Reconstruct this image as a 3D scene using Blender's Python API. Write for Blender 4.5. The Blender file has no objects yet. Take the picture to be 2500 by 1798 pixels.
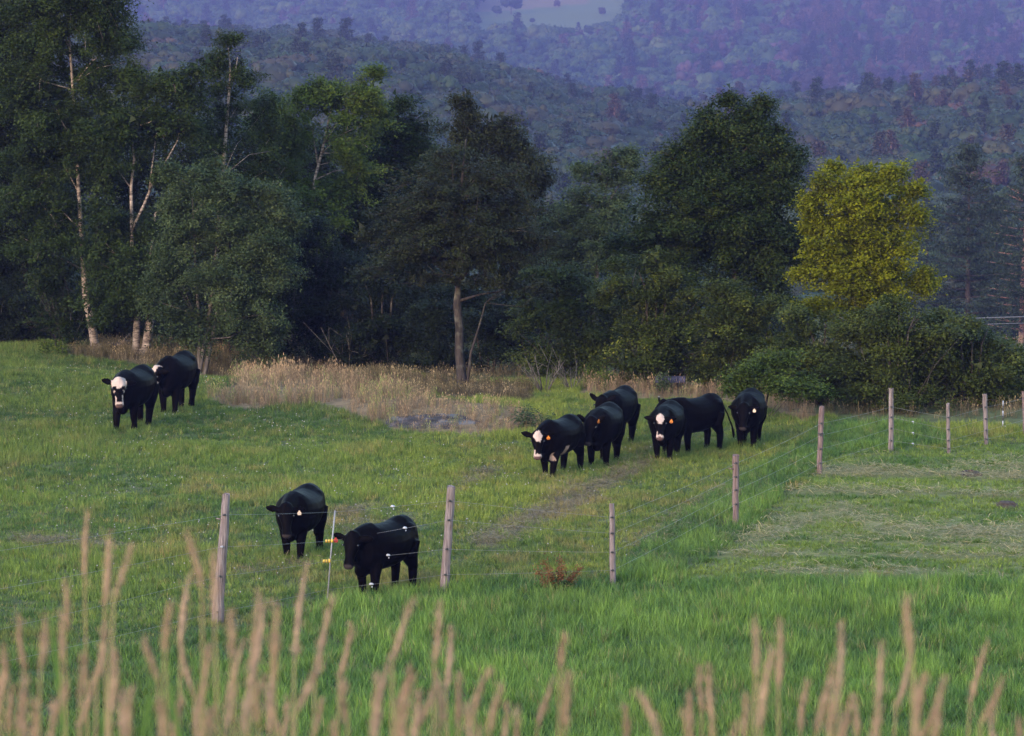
import bpy, bmesh, math, random
import numpy as np
from mathutils import Vector, Matrix

random.seed(7)
RNG = np.random.default_rng(11)
SC = bpy.context.scene
COL = SC.collection
R = math.radians

# ------------------------------------------------------------------ camera, sky, sun, exposure
FPX, CW, CH, HOR = 9400.0, 2500.0, 1798.0, -92.0      # focal length in photo pixels, photo size, horizon row
CAMZ = 10.94
PITCH = math.atan((CH / 2 - HOR) / FPX)
cam_data = bpy.data.cameras.new('camera')
cam_data.sensor_width = 36.0
cam_data.lens = FPX * 36.0 / CW
cam_data.clip_start = 0.5
cam_data.clip_end = 9000
cam_data.dof.use_dof = True
cam_data.dof.focus_distance = 80.0
cam_data.dof.aperture_fstop = 9.0
cam = bpy.data.objects.new('camera', cam_data)
COL.objects.link(cam)
cam.location = (0, 0, CAMZ)
cam.rotation_euler = (R(90) - PITCH, 0, 0)
SC.camera = cam

SUN_ELEV, SUN_AZ = R(16), R(212)          # low evening sun behind the camera, to its left
world = bpy.data.worlds.new('World')
SC.world = world
world.use_nodes = True
nt = world.node_tree
nt.nodes.clear()
sky = nt.nodes.new('ShaderNodeTexSky')
sky.sky_type = 'NISHITA'
sky.sun_disc = False
sky.sun_elevation = SUN_ELEV
sky.sun_rotation = SUN_AZ
sky.air_density = 1.3
sky.dust_density = 1.0
sky.ozone_density = 2.2
bg = nt.nodes.new('ShaderNodeBackground')
bg.inputs['Strength'].default_value = 0.15
wo = nt.nodes.new('ShaderNodeOutputWorld')
nt.links.new(sky.outputs[0], bg.inputs[0])
nt.links.new(bg.outputs[0], wo.inputs[0])

sun_data = bpy.data.lights.new('sun', 'SUN')
sun_data.energy = 0.72
sun_data.angle = R(14)
sun_data.color = (1.0, 0.74, 0.62)
sun = bpy.data.objects.new('sun', sun_data)
COL.objects.link(sun)
sdir = Vector((math.sin(SUN_AZ) * math.cos(SUN_ELEV), math.cos(SUN_AZ) * math.cos(SUN_ELEV), math.sin(SUN_ELEV)))
sun.rotation_euler = sdir.to_track_quat('Z', 'Y').to_euler()
sun.location = sdir * 60

SC.view_settings.view_transform = 'Standard'
SC.view_settings.look = 'None'
SC.view_settings.exposure = 2.55
SC.view_settings.gamma = 1.0
SC.view_settings.use_curve_mapping = False
cy = SC.cycles
cy.use_denoising = True
cy.max_bounces = 4
cy.diffuse_bounces = 2
cy.glossy_bounces = 2
cy.transmission_bounces = 2
cy.volume_bounces = 0
cy.transparent_max_bounces = 4

# ------------------------------------------------------------------ helpers
CP, SP = math.cos(PITCH), math.sin(PITCH)

def ray(px, py):
    u, v = (px - CW / 2) / FPX, (CH / 2 - py) / FPX
    return np.array([u, CP + v * SP, -SP + v * CP])

def at(px, py, Y):
    d = ray(px, py)
    return np.array([0, 0, CAMZ]) + d * (Y / d[1])

def project(x, y, z):
    x, y, z = np.asarray(x, float), np.asarray(y, float), np.asarray(z, float) - CAMZ
    dep = y * CP - z * SP
    up = y * SP + z * CP
    dep = np.maximum(dep, 0.01)
    return CW / 2 + FPX * x / dep, CH / 2 - FPX * up / dep

def hash2(ix, iy, seed):
    h = (ix.astype(np.int64) * 374761393 + iy.astype(np.int64) * 668265263 + seed * 1442695041) & 0xFFFFFFFF
    h = ((h ^ (h >> 13)) * 1274126177) & 0xFFFFFFFF
    h = (h ^ (h >> 16)) & 0xFFFFFF
    return h / float(0xFFFFFF)

def vnoise(x, y, s=1.0, seed=0):
    x, y = np.asarray(x, float) * s, np.asarray(y, float) * s
    ix, iy = np.floor(x), np.floor(y)
    fx, fy = x - ix, y - iy
    fx, fy = fx * fx * (3 - 2 * fx), fy * fy * (3 - 2 * fy)
    a, b = hash2(ix, iy, seed), hash2(ix + 1, iy, seed)
    c, d = hash2(ix, iy + 1, seed), hash2(ix + 1, iy + 1, seed)
    return (a * (1 - fx) + b * fx) * (1 - fy) + (c * (1 - fx) + d * fx) * fy

def fbm(x, y, s=1.0, seed=0, o=3):
    t, a, n = 0, 0.5, 0
    for k in range(o):
        t = t + a * vnoise(x, y, s * 2 ** k, seed + k * 17)
        n += a
        a *= 0.5
    return t / n

# height of the land
_py = np.arange(-120, 4400, 0.5)
_near = np.interp(_py, [-120, -30, 0, 4, 7, 12, 20, 30, 42, 52, 60, 93, 115, 140, 200, 350, 550],
                  [10.5, 9.6, 9.2, 8.9, 8.55, 7.2, 4.6, 2.0, 0.45, 0, 0, 0, -0.5, -3, -12, -29, -36])
_k = np.ones(9) / 9
_near = np.convolve(np.pad(_near, 4, mode='edge'), _k, mode='valid')

def height(x, y):
    x, y = np.asarray(x, float), np.asarray(y, float)
    zn = np.interp(y, _py, _near)
    a = np.clip(x / np.maximum(y, 30) / 0.133, -1.8, 1.8)
    crest = np.interp(a, [-1.8, -0.75, -0.44, -0.12, 0.04, 0.28, 0.52, 1.0, 1.8],
                      [-17, -18, -20, -25, -31, -38, -36, -31, -28])
    t = np.clip((y - 550) / 370, 0, 1)
    z = np.where(y > 550, -36 + (crest + 36) * (t * t * (3 - 2 * t)), zn)
    zl = 6 + (crest - 1) * 1.63
    z = np.where(y > 920, crest + (zl - crest) * np.clip((y - 920) / 580, 0, 1), z)
    t2 = np.clip((y - 1500) / 500, 0, 1)
    z = np.where(y > 1500, zl + (-87 - zl) * (t2 * t2 * (3 - 2 * t2)), z)
    t3 = np.clip((y - 2000) / 1440, 0, 2.5)
    z = np.where(y > 2000, -87 + 74 * t3 + 16 * (fbm(x, y, 0.0036, 5) - 0.5) * np.minimum(1, t3 * 4), z)
    # small relief of the pasture
    near = np.clip((y - 46) / 8, 0, 1) * np.clip((400 - y) / 200, 0, 1)
    z = z + near * (0.16 * (fbm(x, y, 0.16, 3) - 0.5) + 0.10 * (fbm(x, y, 0.6, 9) - 0.5))
    # mound that carries the rock and the dry grass, hollow in front of the birches
    z = z + 0.35 * np.exp(-(((x + 2.2) / 3.6) ** 2 + ((y - 94) / 3.0) ** 2))
    z = z + 0.30 * np.exp(-(((x + 13) / 6.0) ** 2 + ((y - 101) / 4.0) ** 2))
    z = z - 0.45 * np.exp(-(((x + 7.5) / 4.5) ** 2 + ((y - 107) / 3.0) ** 2))
    return z

def on_ground(px, py):
    d = ray(px, py)
    t = -CAMZ / d[2]
    for _ in range(40):
        p = d * t
        z = float(height(p[0], p[1]))
        t = 0.5 * t + 0.5 * ((z - CAMZ) / d[2])
    p = d * t
    return np.array([p[0], p[1], float(height(p[0], p[1]))])

def new_mesh(name, verts, faces, mats=(), smooth=False, midx=None):
    me = bpy.data.meshes.new(name)
    verts = np.asarray(verts, np.float32)
    if isinstance(faces, np.ndarray):
        n, k = faces.shape
        me.vertices.add(len(verts))
        me.vertices.foreach_set('co', verts.ravel())
        me.loops.add(n * k)
        me.loops.foreach_set('vertex_index', faces.astype(np.int32).ravel())
        me.polygons.add(n)
        me.polygons.foreach_set('loop_start', np.arange(0, n * k, k, dtype=np.int32))
        me.update(calc_edges=True)
    else:
        me.from_pydata(verts.tolist(), [], faces)
        me.update()
    for m in mats:
        me.materials.append(m)
    if midx is not None:
        me.polygons.foreach_set('material_index', np.asarray(midx, np.int32))
    if smooth:
        me.polygons.foreach_set('use_smooth', np.ones(len(me.polygons), bool))
    return me

def add_obj(name, me, parent=None, loc=None, rot=None, col=None):
    o = bpy.data.objects.new(name, me)
    (col or COL).objects.link(o)
    if parent is not None:
        o.parent = parent
    if loc is not None:
        o.location = loc
    if rot is not None:
        o.rotation_euler = rot
    return o

def tag(o, label=None, cat=None, group=None, kind=None):
    if label: o['label'] = label
    if cat: o['category'] = cat
    if group: o['group'] = group
    if kind: o['kind'] = kind
    return o

def thing(name, label, cat, loc, rotz=0.0, group=None):
    o = bpy.data.objects.new(name, None)
    o.empty_display_size = 0.2
    COL.objects.link(o)
    o.location = loc
    o.rotation_euler = (0, 0, rotz)
    return tag(o, label, cat, group)

class MB:
    def __init__(self):
        self.v, self.f = [], []
    def add(self, v, f):
        n = len(self.v)
        self.v.extend([tuple(map(float, p)) for p in v])
        self.f.extend([tuple(i + n for i in q) for q in f])
    def loft(self, rings, cap=True):
        n = len(rings[0])
        v = [p for r in rings for p in r]
        f = []
        for k in range(len(rings) - 1):
            for i in range(n):
                j = (i + 1) % n
                f.append((k * n + i, k * n + j, (k + 1) * n + j, (k + 1) * n + i))
        if cap:
            f.append(tuple(range(n - 1, -1, -1)))
            f.append(tuple((len(rings) - 1) * n + i for i in range(n)))
        self.add(v, f)
    def tube(self, pts, rad, n=6, squash=None, jitter=0.0):
        pts = [Vector(p) for p in pts]
        rings, up = [], None
        for k, p in enumerate(pts):
            a = pts[max(k - 1, 0)]
            b = pts[min(k + 1, len(pts) - 1)]
            d = (b - a).normalized()
            if up is None:
                up = Vector((0, 0, 1)) if abs(d.z) < 0.9 else Vector((0, 1, 0))
            s = d.cross(up).normalized()
            up = s.cross(d).normalized()
            r = rad[k] if hasattr(rad, '__len__') else rad
            ra, rb = (r if hasattr(r, '__len__') else (r, r))
            ring = []
            for i in range(n):
                t = 2 * math.pi * i / n
                q = 1 + (random.uniform(-jitter, jitter) if jitter else 0)
                ring.append(p + s * (ra * math.cos(t) * q) + up * (rb * math.sin(t) * q))
            rings.append(ring)
        self.loft(rings)
    def box(self, c, h):
        x, y, z = c
        a, b, d = h
        v = [(x + i * a, y + j * b, z + k * d) for i in (-1, 1) for j in (-1, 1) for k in (-1, 1)]
        self.add(v, [(0, 1, 3, 2), (4, 6, 7, 5), (0, 4, 5, 1), (2, 3, 7, 6), (0, 2, 6, 4), (1, 5, 7, 3)])
    def ell(self, c, r, n=10, m=7):
        rings = []
        c = Vector(c)
        for k in range(m + 1):
            t = math.pi * (0.03 + 0.94 * k / m)
            rings.append([c + Vector((r[0] * math.sin(t) * math.cos(2 * math.pi * i / n),
                                      r[1] * math.sin(t) * math.sin(2 * math.pi * i / n),
                                      -r[2] * math.cos(t))) for i in range(n)])
        self.loft(rings)
    def build(self, name, mat, parent=None, smooth=True, loc=None, rot=None):
        return add_obj(name, new_mesh(name, self.v, self.f, [mat] if mat else [], smooth), parent, loc, rot)

# ------------------------------------------------------------------ materials
class NT:
    def __init__(self, name):
        self.m = bpy.data.materials.new(name)
        self.m.use_nodes = True
        self.t = self.m.node_tree
        self.t.nodes.clear()
        self.out = self.t.nodes.new('ShaderNodeOutputMaterial')
    def n(self, typ, **kw):
        nd = self.t.nodes.new(typ)
        for k, v in kw.items():
            setattr(nd, k, v)
        return nd
    def l(self, a, b):
        self.t.links.new(a, b)
    def ramp(self, fac, stops):
        r = self.n('ShaderNodeValToRGB')
        e = r.color_ramp.elements
        while len(e) > 1:
            e.remove(e[-1])
        e[0].position, e[0].color = stops[0][0], (*stops[0][1], 1)
        for p, c in stops[1:]:
            q = e.new(p)
            q.color = (*c, 1)
        if fac is not None:
            self.l(fac, r.inputs[0])
        return r.outputs[0]
    def noise(self, scale, detail=3, vec=None, rough=0.55):
        nd = self.n('ShaderNodeTexNoise')
        nd.inputs['Scale'].default_value = scale
        nd.inputs['Detail'].default_value = detail
        nd.inputs['Roughness'].default_value = rough
        if vec is not None:
            self.l(vec, nd.inputs['Vector'])
        return nd.outputs[0]
    def mix(self, fac, a, b, mode='MIX'):
        nd = self.n('ShaderNodeMix', data_type='RGBA', blend_type=mode)
        for s, v in ((nd.inputs[0], fac), (nd.inputs[6], a), (nd.inputs[7], b)):
            if hasattr(v, 'is_linked') or hasattr(v, 'links'):
                self.l(v, s)
            elif isinstance(v, (int, float)):
                s.default_value = v
            else:
                s.default_value = (*v, 1)
        return nd.outputs[2]
    def bsdf(self, col, rough=0.7, spec=0.3, bump=None, bstr=0.3, bdist=0.02):
        b = self.n('ShaderNodeBsdfPrincipled')
        if hasattr(col, 'links'):
            self.l(col, b.inputs['Base Color'])
        else:
            b.inputs['Base Color'].default_value = (*col, 1)
        b.inputs['Roughness'].default_value = rough
        b.inputs['Specular IOR Level'].default_value = spec
        if bump is not None:
            bp = self.n('ShaderNodeBump')
            bp.inputs['Strength'].default_value = bstr
            bp.inputs['Distance'].default_value = bdist
            self.l(bump, bp.inputs['Height'])
            self.l(bp.outputs[0], b.inputs['Normal'])
        return b
    def done(self, sh):
        self.l(sh.outputs[0] if hasattr(sh, 'outputs') else sh, self.out.inputs[0])
        return self.m

def leafy(name, stops, trans=0.25, rough=0.6, spec=0.1, src='v', tcol=1.3):
    """foliage: colour by a per-leaf value (attribute v), an instance tint, or the object's random number"""
    k = NT(name)
    if src == 'v':
        a = k.n('ShaderNodeAttribute', attribute_name='v')
        col = k.ramp(a.outputs['Fac'], stops)
    elif src == 'obj':
        oi = k.n('ShaderNodeObjectInfo')
        a = k.n('ShaderNodeAttribute', attribute_name='v')
        c1 = k.ramp(oi.outputs['Random'], stops)
        c2 = k.ramp(a.outputs['Fac'], [(0, (0.75, 0.75, 0.75)), (1, (1.25, 1.25, 1.2))])
        col = k.mix(1.0, c1, c2, 'MULTIPLY')
    else:
        t = k.n('ShaderNodeAttribute', attribute_name='tint')
        t.attribute_type = 'INSTANCER'
        a = k.n('ShaderNodeAttribute', attribute_name='v')
        c2 = k.ramp(a.outputs['Fac'], stops)
        col = k.mix(1.0, t.outputs['Color'], c2, 'MULTIPLY')
    b = k.bsdf(col, rough, spec)
    tr = k.n('ShaderNodeBsdfTranslucent')
    k.l(k.mix(1.0, col, (tcol, tcol, tcol * 0.7), 'MULTIPLY'), tr.inputs[0])
    mx = k.n('ShaderNodeMixShader')
    mx.inputs[0].default_value = trans
    k.l(b.outputs[0], mx.inputs[1])
    k.l(tr.outputs[0], mx.inputs[2])
    return k.done(mx)

def simple(name, col, rough=0.6, spec=0.4, noise=None, amt=0.3):
    k = NT(name)
    if noise:
        co = k.n('ShaderNodeTexCoord')
        f = k.noise(noise, 4, co.outputs['Object'])
        c = k.ramp(f, [(0.3, tuple(v * (1 - amt) for v in col)), (0.7, tuple(min(1, v * (1 + amt)) for v in col))])
        return k.done(k.bsdf(c, rough, spec, f, 0.3, 0.01))
    return k.done(k.bsdf(col, rough, spec))

# bark, wood
def bark(name, dark, light, s=1.0):
    k = NT(name)
    co = k.n('ShaderNodeTexCoord')
    mp = k.n('ShaderNodeMapping')
    mp.inputs['Scale'].default_value = (14 * s, 14 * s, 2.5 * s)
    k.l(co.outputs['Object'], mp.inputs[0])
    f = k.noise(1.0, 5, mp.outputs[0])
    g = k.noise(3.0, 3, co.outputs['Object'])
    c = k.ramp(f, [(0.35, dark), (0.65, light)])
    c = k.mix(k.ramp(g, [(0.55, (0, 0, 0)), (0.7, (0.6, 0.6, 0.6))]), c, (0.10, 0.094, 0.074))
    return k.done(k.bsdf(c, 0.85, 0.15, f, 0.8, 0.02))

def birch_bark(name):
    k = NT(name)
    co = k.n('ShaderNodeTexCoord')
    mp = k.n('ShaderNodeMapping')
    mp.inputs['Scale'].default_value = (3.0, 3.0, 16.0)
    k.l(co.outputs['Object'], mp.inputs[0])
    f = k.noise(1.0, 4, mp.outputs[0], 0.7)
    g = k.noise(0.9, 3, co.outputs['Object'])
    c = k.ramp(f, [(0.40, (0.045, 0.034, 0.030)), (0.52, (0.18, 0.142, 0.125)), (0.8, (0.33, 0.275, 0.245))])
    c = k.mix(k.ramp(g, [(0.52, (0, 0, 0)), (0.66, (0.8, 0.8, 0.8))]), c, (0.12, 0.10, 0.085))
    return k.done(k.bsdf(c, 0.75, 0.2, f, 0.4, 0.01))

def post_wood(name, a, b, c):
    k = NT(name)
    co = k.n('ShaderNodeTexCoord')
    mp = k.n('ShaderNodeMapping')
    mp.inputs['Scale'].default_value = (38, 38, 2.2)
    k.l(co.outputs['Object'], mp.inputs[0])
    f = k.noise(1.0, 5, mp.outputs[0], 0.65)
    g = k.noise(5.0, 4, co.outputs['Object'])
    col = k.ramp(f, [(0.30, a), (0.48, b), (0.75, c)])
    col = k.mix(k.ramp(g, [(0.5, (0, 0, 0)), (0.72, (0.55, 0.55, 0.55))]), col, (0.13, 0.095, 0.085))
    return k.done(k.bsdf(col, 0.85, 0.15, f, 0.9, 0.012))

M = {}
M['bark'] = bark('dark_bark', (0.010, 0.0072, 0.0066), (0.033, 0.025, 0.0225))
M['greybark'] = bark('grey_bark', (0.032, 0.026, 0.024), (0.105, 0.088, 0.080))
M['birch'] = birch_bark('birch_bark')
M['redbark'] = bark('red_bark', (0.12, 0.055, 0.05), (0.28, 0.15, 0.135))
M['post'] = post_wood('weathered_post_wood', (0.035, 0.025, 0.024), (0.115, 0.090, 0.090), (0.215, 0.178, 0.176))
M['post2'] = post_wood('brown_post_wood', (0.030, 0.016, 0.014), (0.098, 0.066, 0.064), (0.185, 0.140, 0.136))
M['leaf_birch'] = leafy('birch_leaves', [(0, (0.0080, 0.0136, 0.0034)), (0.55, (0.0179, 0.0295, 0.0062)), (1, (0.0338, 0.0472, 0.0092))])
M['leaf_light'] = leafy('light_green_leaves', [(0, (0.0185, 0.0293, 0.0054)), (0.55, (0.0442, 0.0668, 0.0100)), (1, (0.0818, 0.1035, 0.0141))])
M['leaf_grey'] = leafy('grey_green_leaves', [(0, (0.0158, 0.0244, 0.0103)), (0.55, (0.0334, 0.0491, 0.0190)), (1, (0.0729, 0.0917, 0.0366))])
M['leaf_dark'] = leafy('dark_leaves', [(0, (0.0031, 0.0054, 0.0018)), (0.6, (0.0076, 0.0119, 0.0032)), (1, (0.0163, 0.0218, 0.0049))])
M['leaf_brown'] = leafy('brownish_leaves', [(0, (0.0085, 0.0100, 0.0047)), (0.6, (0.0159, 0.0193, 0.0075)), (1, (0.0260, 0.0327, 0.0090))])
M['leaf_maple'] = leafy('maple_leaves', [(0, (0.0068, 0.0138, 0.0034)), (0.6, (0.0167, 0.0275, 0.0058)), (1, (0.0466, 0.0528, 0.0068))])
M['leaf_yellow'] = leafy('yellow_leaves', [(0, (0.0425, 0.0492, 0.0027)), (0.5, (0.0968, 0.1039, 0.0034)), (1, (0.1605, 0.1618, 0.0054))], trans=0.35)
M['leaf_olive'] = leafy('olive_leaves', [(0, (0.0147, 0.0212, 0.0045)), (0.55, (0.0339, 0.0440, 0.0083)), (0.9, (0.0627, 0.0741, 0.0119)), (1, (0.1291, 0.1291, 0.0174))])
M['leaf_pine'] = leafy('pine_needles', [(0, (0.0077, 0.0134, 0.0089)), (0.6, (0.0163, 0.0250, 0.0159)), (1, (0.0336, 0.0432, 0.0248))], trans=0.1)
M['far_leaf'] = leafy('far_tree_leaves', [(0, (0.0104, 0.0193, 0.0093)), (0.25, (0.0220, 0.0366, 0.0143)), (0.5, (0.0143, 0.0229, 0.0129)),
                                          (0.7, (0.0324, 0.0425, 0.0197)), (0.85, (0.0324, 0.0287, 0.0178)), (1, (0.0181, 0.0352, 0.0161))], src='obj', trans=0.15)
M['far_red'] = leafy('russet_tree_leaves', [(0, (0.0396, 0.0238, 0.0182)), (0.4, (0.0612, 0.0342, 0.0257)), (0.7, (0.0342, 0.0288, 0.0198)), (1, (0.0684, 0.0432, 0.0337))], src='obj', trans=0.15)  # pink evening glow put into the leaf colour
M['far_pine'] = leafy('far_pine_needles', [(0, (0.0144, 0.0198, 0.0135)), (0.5, (0.0306, 0.0259, 0.0174)), (1, (0.0414, 0.0270, 0.0214))], src='obj', trans=0.1)
M['hill_leaf'] = leafy('hillside_leaves', [(0, (0.012, 0.026, 0.010)), (0.3, (0.036, 0.060, 0.020)), (0.5, (0.018, 0.034, 0.014)), (0.75, (0.052, 0.070, 0.028)), (1, (0.026, 0.048, 0.018))], src='obj', trans=0.15)
M['hill_pinklit'] = leafy('hillside_russet_leaves', [(0, (0.0209, 0.0118, 0.0141)), (0.4, (0.0570, 0.0315, 0.0371)), (0.7, (0.0190, 0.0168, 0.0179)), (1, (0.0684, 0.0421, 0.0512))], src='obj', trans=0.15)  # last pink sunlight on the far slope, carried by the leaf colour
M['hill_pine'] = leafy('hillside_pine_needles', [(0, (0.0096, 0.0149, 0.0119)), (0.5, (0.0450, 0.0324, 0.0289)), (1, (0.0720, 0.0446, 0.0459))], src='obj', trans=0.1)
M['grass'] = leafy('grass_blades', [(0, (0.55, 0.55, 0.55)), (0.7, (1, 1, 1)), (1, (1.35, 1.3, 1.2))], src='inst', trans=0.3, spec=0.3)

# ground: colours come from a painted-in-the-world attribute (what grows or lies there), grain from noise
k = NT('ground_soil')
ga = k.n('ShaderNodeAttribute', attribute_name='soil')
gco = k.n('ShaderNodeTexCoord')
gn1 = k.noise(2.2, 5, gco.outputs['Object'])
gcol = k.mix(1.0, ga.outputs['Color'], k.ramp(gn1, [(0.25, (0.55, 0.55, 0.55)), (0.75, (1.4, 1.35, 1.3))]), 'MULTIPLY')
M['ground'] = k.done(k.bsdf(gcol, 0.95, 0.1, gn1, 0.6, 0.08))

# ------------------------------------------------------------------ what grows where (areas traced on the photograph, laid on the ground)
def inpoly(px, py, poly):
    px, py = np.asarray(px), np.asarray(py)
    r = np.zeros(px.shape, bool)
    n = len(poly)
    for i in range(n):
        x1, y1 = poly[i]
        x2, y2 = poly[(i + 1) % n]
        c = ((y1 > py) != (y2 > py)) & (px < (x2 - x1) * (py - y1) / ((y2 - y1) if y2 != y1 else 1e-9) + x1)
        r ^= c
    return r

P_STRIP = [(1480, 1440), (1560, 1330), (1780, 1185), (1990, 1060), (2080, 1010), (2260, 1040), (2330, 1085), (2190, 1095), (2030, 1120),
           (1920, 1200), (1850, 1290), (1700, 1390), (1620, 1440)]
P_MOWN = [(1640, 1415), (1730, 1375), (1850, 1290), (1920, 1200), (2030, 1120), (2190, 1098), (2500, 1085), (2900, 1085), (2900, 1415), (1900, 1425)]
P_DRY = [(500, 975), (590, 925), (760, 915), (900, 935), (1000, 965), (1180, 985), (1300, 1010), (1340, 1045), (1180, 1062), (1040, 1062), (960, 1050),
         (860, 1010), (760, 985), (600, 1005)]
P_DRY2 = [(1400, 965), (1440, 935), (1560, 925), (1760, 935), (1880, 965), (1960, 985), (2010, 1010), (1960, 1035), (1880, 1005), (1740, 975), (1560, 975)]
P_DIP = [(140, 868), (240, 840), (520, 850), (800, 880), (1000, 920), (1300, 950), (1300, 985), (1000, 962), (880, 935), (700, 918), (540, 925), (440, 905), (280, 882)]
P_FIELD = [(1215, -90), (1600, -90), (1575, -10), (1545, 22), (1500, 48), (1440, 84), (1472, 96), (1400, 108), (1352, 84), (1300, 92), (1262, 70), (1215, 88), (1176, 104), (1140, 106), (1162, 74), (1150, 40), (1182, 8), (1176, -30)]
P_FIELD2 = [(320, 40), (372, 40), (375, 90), (340, 100), (320, 90)]

def lush_edge(px):
    return np.interp(px, [-400, 0, 500, 700, 1000, 1300, 1600, 1900, 2500, 2900], [1700, 1650, 1540, 1490, 1450, 1425, 1412, 1408, 1405, 1405])

def track(px, py):
    """worn, trampled ground where the cattle walk: strength 0..1"""
    def seg(x1, y1, x2, y2, w):
        dx, dy = x2 - x1, y2 - y1
        t = np.clip(((px - x1) * dx + (py - y1) * dy) / (dx * dx + dy * dy), 0, 1)
        d2 = ((px - x1 - t * dx) / 1.8) ** 2 + (py - y1 - t * dy) ** 2
        return np.exp(-d2 / (w * w))
    s = seg(1560, 1135, 1420, 1210, 17) + seg(1420, 1210, 1190, 1320, 20) + 0.7 * seg(1190, 1150, 1120, 1190, 14)
    s += 0.9 * seg(1800, 1195, 1560, 1330, 12) + 0.6 * seg(60, 1320, 260, 1330, 16) + 0.6 * seg(900, 1235, 760, 1300, 14)
    s += 0.7 * seg(1000, 1270, 860, 1300, 12) + 0.5 * seg(560, 1400, 780, 1380, 14) + 0.6 * seg(1660, 1085, 1580, 1100, 9)
    return np.clip(s, 0, 1)

def soil_colour(x, y):
    z = height(x, y)
    px, py = project(x, y, z)
    vis = y > 30
    n = fbm(x, y, 0.5, 41)[..., None]
    c = np.array([0.050, 0.066, 0.024]) * (1 - n) + np.array([0.078, 0.078, 0.034]) * n
    def put(mask, col):
        c[mask & vis] = col
    tr = track(px, py)[..., None]
    c = c * (1 - 0.6 * tr) + np.array([0.115, 0.090, 0.050]) * 0.6 * tr
    put(inpoly(px, py, P_MOWN), (0.105, 0.110, 0.040))
    put(inpoly(px, py, P_DRY) | inpoly(px, py, P_DRY2), (0.15, 0.105, 0.06))
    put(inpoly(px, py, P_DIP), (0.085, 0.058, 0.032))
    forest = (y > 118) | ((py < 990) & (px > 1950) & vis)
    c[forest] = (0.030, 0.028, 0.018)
    far = y > 2000
    f1 = inpoly(px, py, P_FIELD) & far
    c[f1] = (0.100, 0.115, 0.030)
    c[inpoly(px, py, [(1150, -90), (1500, -90), (1430, 10), (1200, 30), (1160, 30)]) & far] = (0.150, 0.112, 0.050)
    c[inpoly(px, py, P_FIELD2) & far] = (0.12, 0.135, 0.08)
    return c

ylines = np.concatenate([np.arange(-120, 40, 6.0), np.arange(40, 132, 0.55), np.geomspace(133, 1240, 70), np.linspace(1280, 1990, 20), np.linspace(2005, 3900, 110), np.linspace(3950, 4200, 5)])
tl = np.linspace(-1, 1, 241)
ul = np.sign(tl) * np.abs(tl) ** 1.5
GX = ul[None, :] * np.maximum(90, 0.30 * ylines)[:, None]
GY = np.repeat(ylines[:, None], len(ul), 1)
GZ = height(GX, GY)
nr, nc = GX.shape
idx = np.arange(nr * nc).reshape(nr, nc)
gf = np.stack([idx[:-1, :-1], idx[:-1, 1:], idx[1:, 1:], idx[1:, :-1]], -1).reshape(-1, 4)
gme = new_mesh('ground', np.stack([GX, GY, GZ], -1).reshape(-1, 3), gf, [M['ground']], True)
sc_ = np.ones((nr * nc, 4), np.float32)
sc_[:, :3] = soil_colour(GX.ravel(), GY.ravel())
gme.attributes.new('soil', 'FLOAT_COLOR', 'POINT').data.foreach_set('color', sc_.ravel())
tag(add_obj('ground', gme), 'rolling pasture, valley and wooded hillside ground', None, None, 'structure')

# ------------------------------------------------------------------ foliage builders
def norm(a):
    return a / np.maximum(np.linalg.norm(a, axis=-1, keepdims=True), 1e-9)

def leaf_quads(C, size, up=0.5, aspect=0.6, axis=None, rng=RNG, out=None, tri=False):
    n = len(C)
    nv = rng.normal(size=(n, 3)) * (0.6 if tri else 0.8) + np.array([0, 0, up])
    nv = norm(nv if out is None else nv + out)
    a = rng.normal(size=(n, 3)) if axis is None else axis + 0.5 * rng.normal(size=(n, 3))
    a = norm(a - nv * np.sum(a * nv, -1, keepdims=True))
    b = np.cross(nv, a)
    s = (size * rng.uniform(0.65, 1.25, n))[:, None]
    if tri:
        V = np.stack([C + a * s * 0.6, C - a * s * 0.35 + b * s * aspect * 0.55, C - a * s * 0.35 - b * s * aspect * 0.55], 1).reshape(-1, 3)
        return V, np.arange(3 * n).reshape(n, 3)
    V = np.stack([C - a * s * 0.5, C + b * s * aspect * 0.5 + nv * s * 0.06, C + a * s * 0.5, C - b * s * aspect * 0.5 + nv * s * 0.06], 1).reshape(-1, 3)
    F = np.arange(4 * n).reshape(n, 4)
    return V, F

def lobes_to_clumps(lobes, spacing, rng=RNG, inner=0.45):
    out = []
    for (c, r) in lobes:
        vol = 4.19 * r[0] * r[1] * r[2]
        n = max(6, int(vol ** (2 / 3) * 2.6 / spacing ** 2))
        d = norm(rng.normal(size=(n, 3)))
        rr = inner + (1 - inner) * rng.uniform(0, 1, n) ** 0.5
        rr = rr * (0.86 + 0.24 * rng.uniform(0, 1, n))
        out.append(np.concatenate([np.array(c) + d * rr[:, None] * np.array(r), norm(d / np.array(r))], 1))
    return np.concatenate(out)

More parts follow.
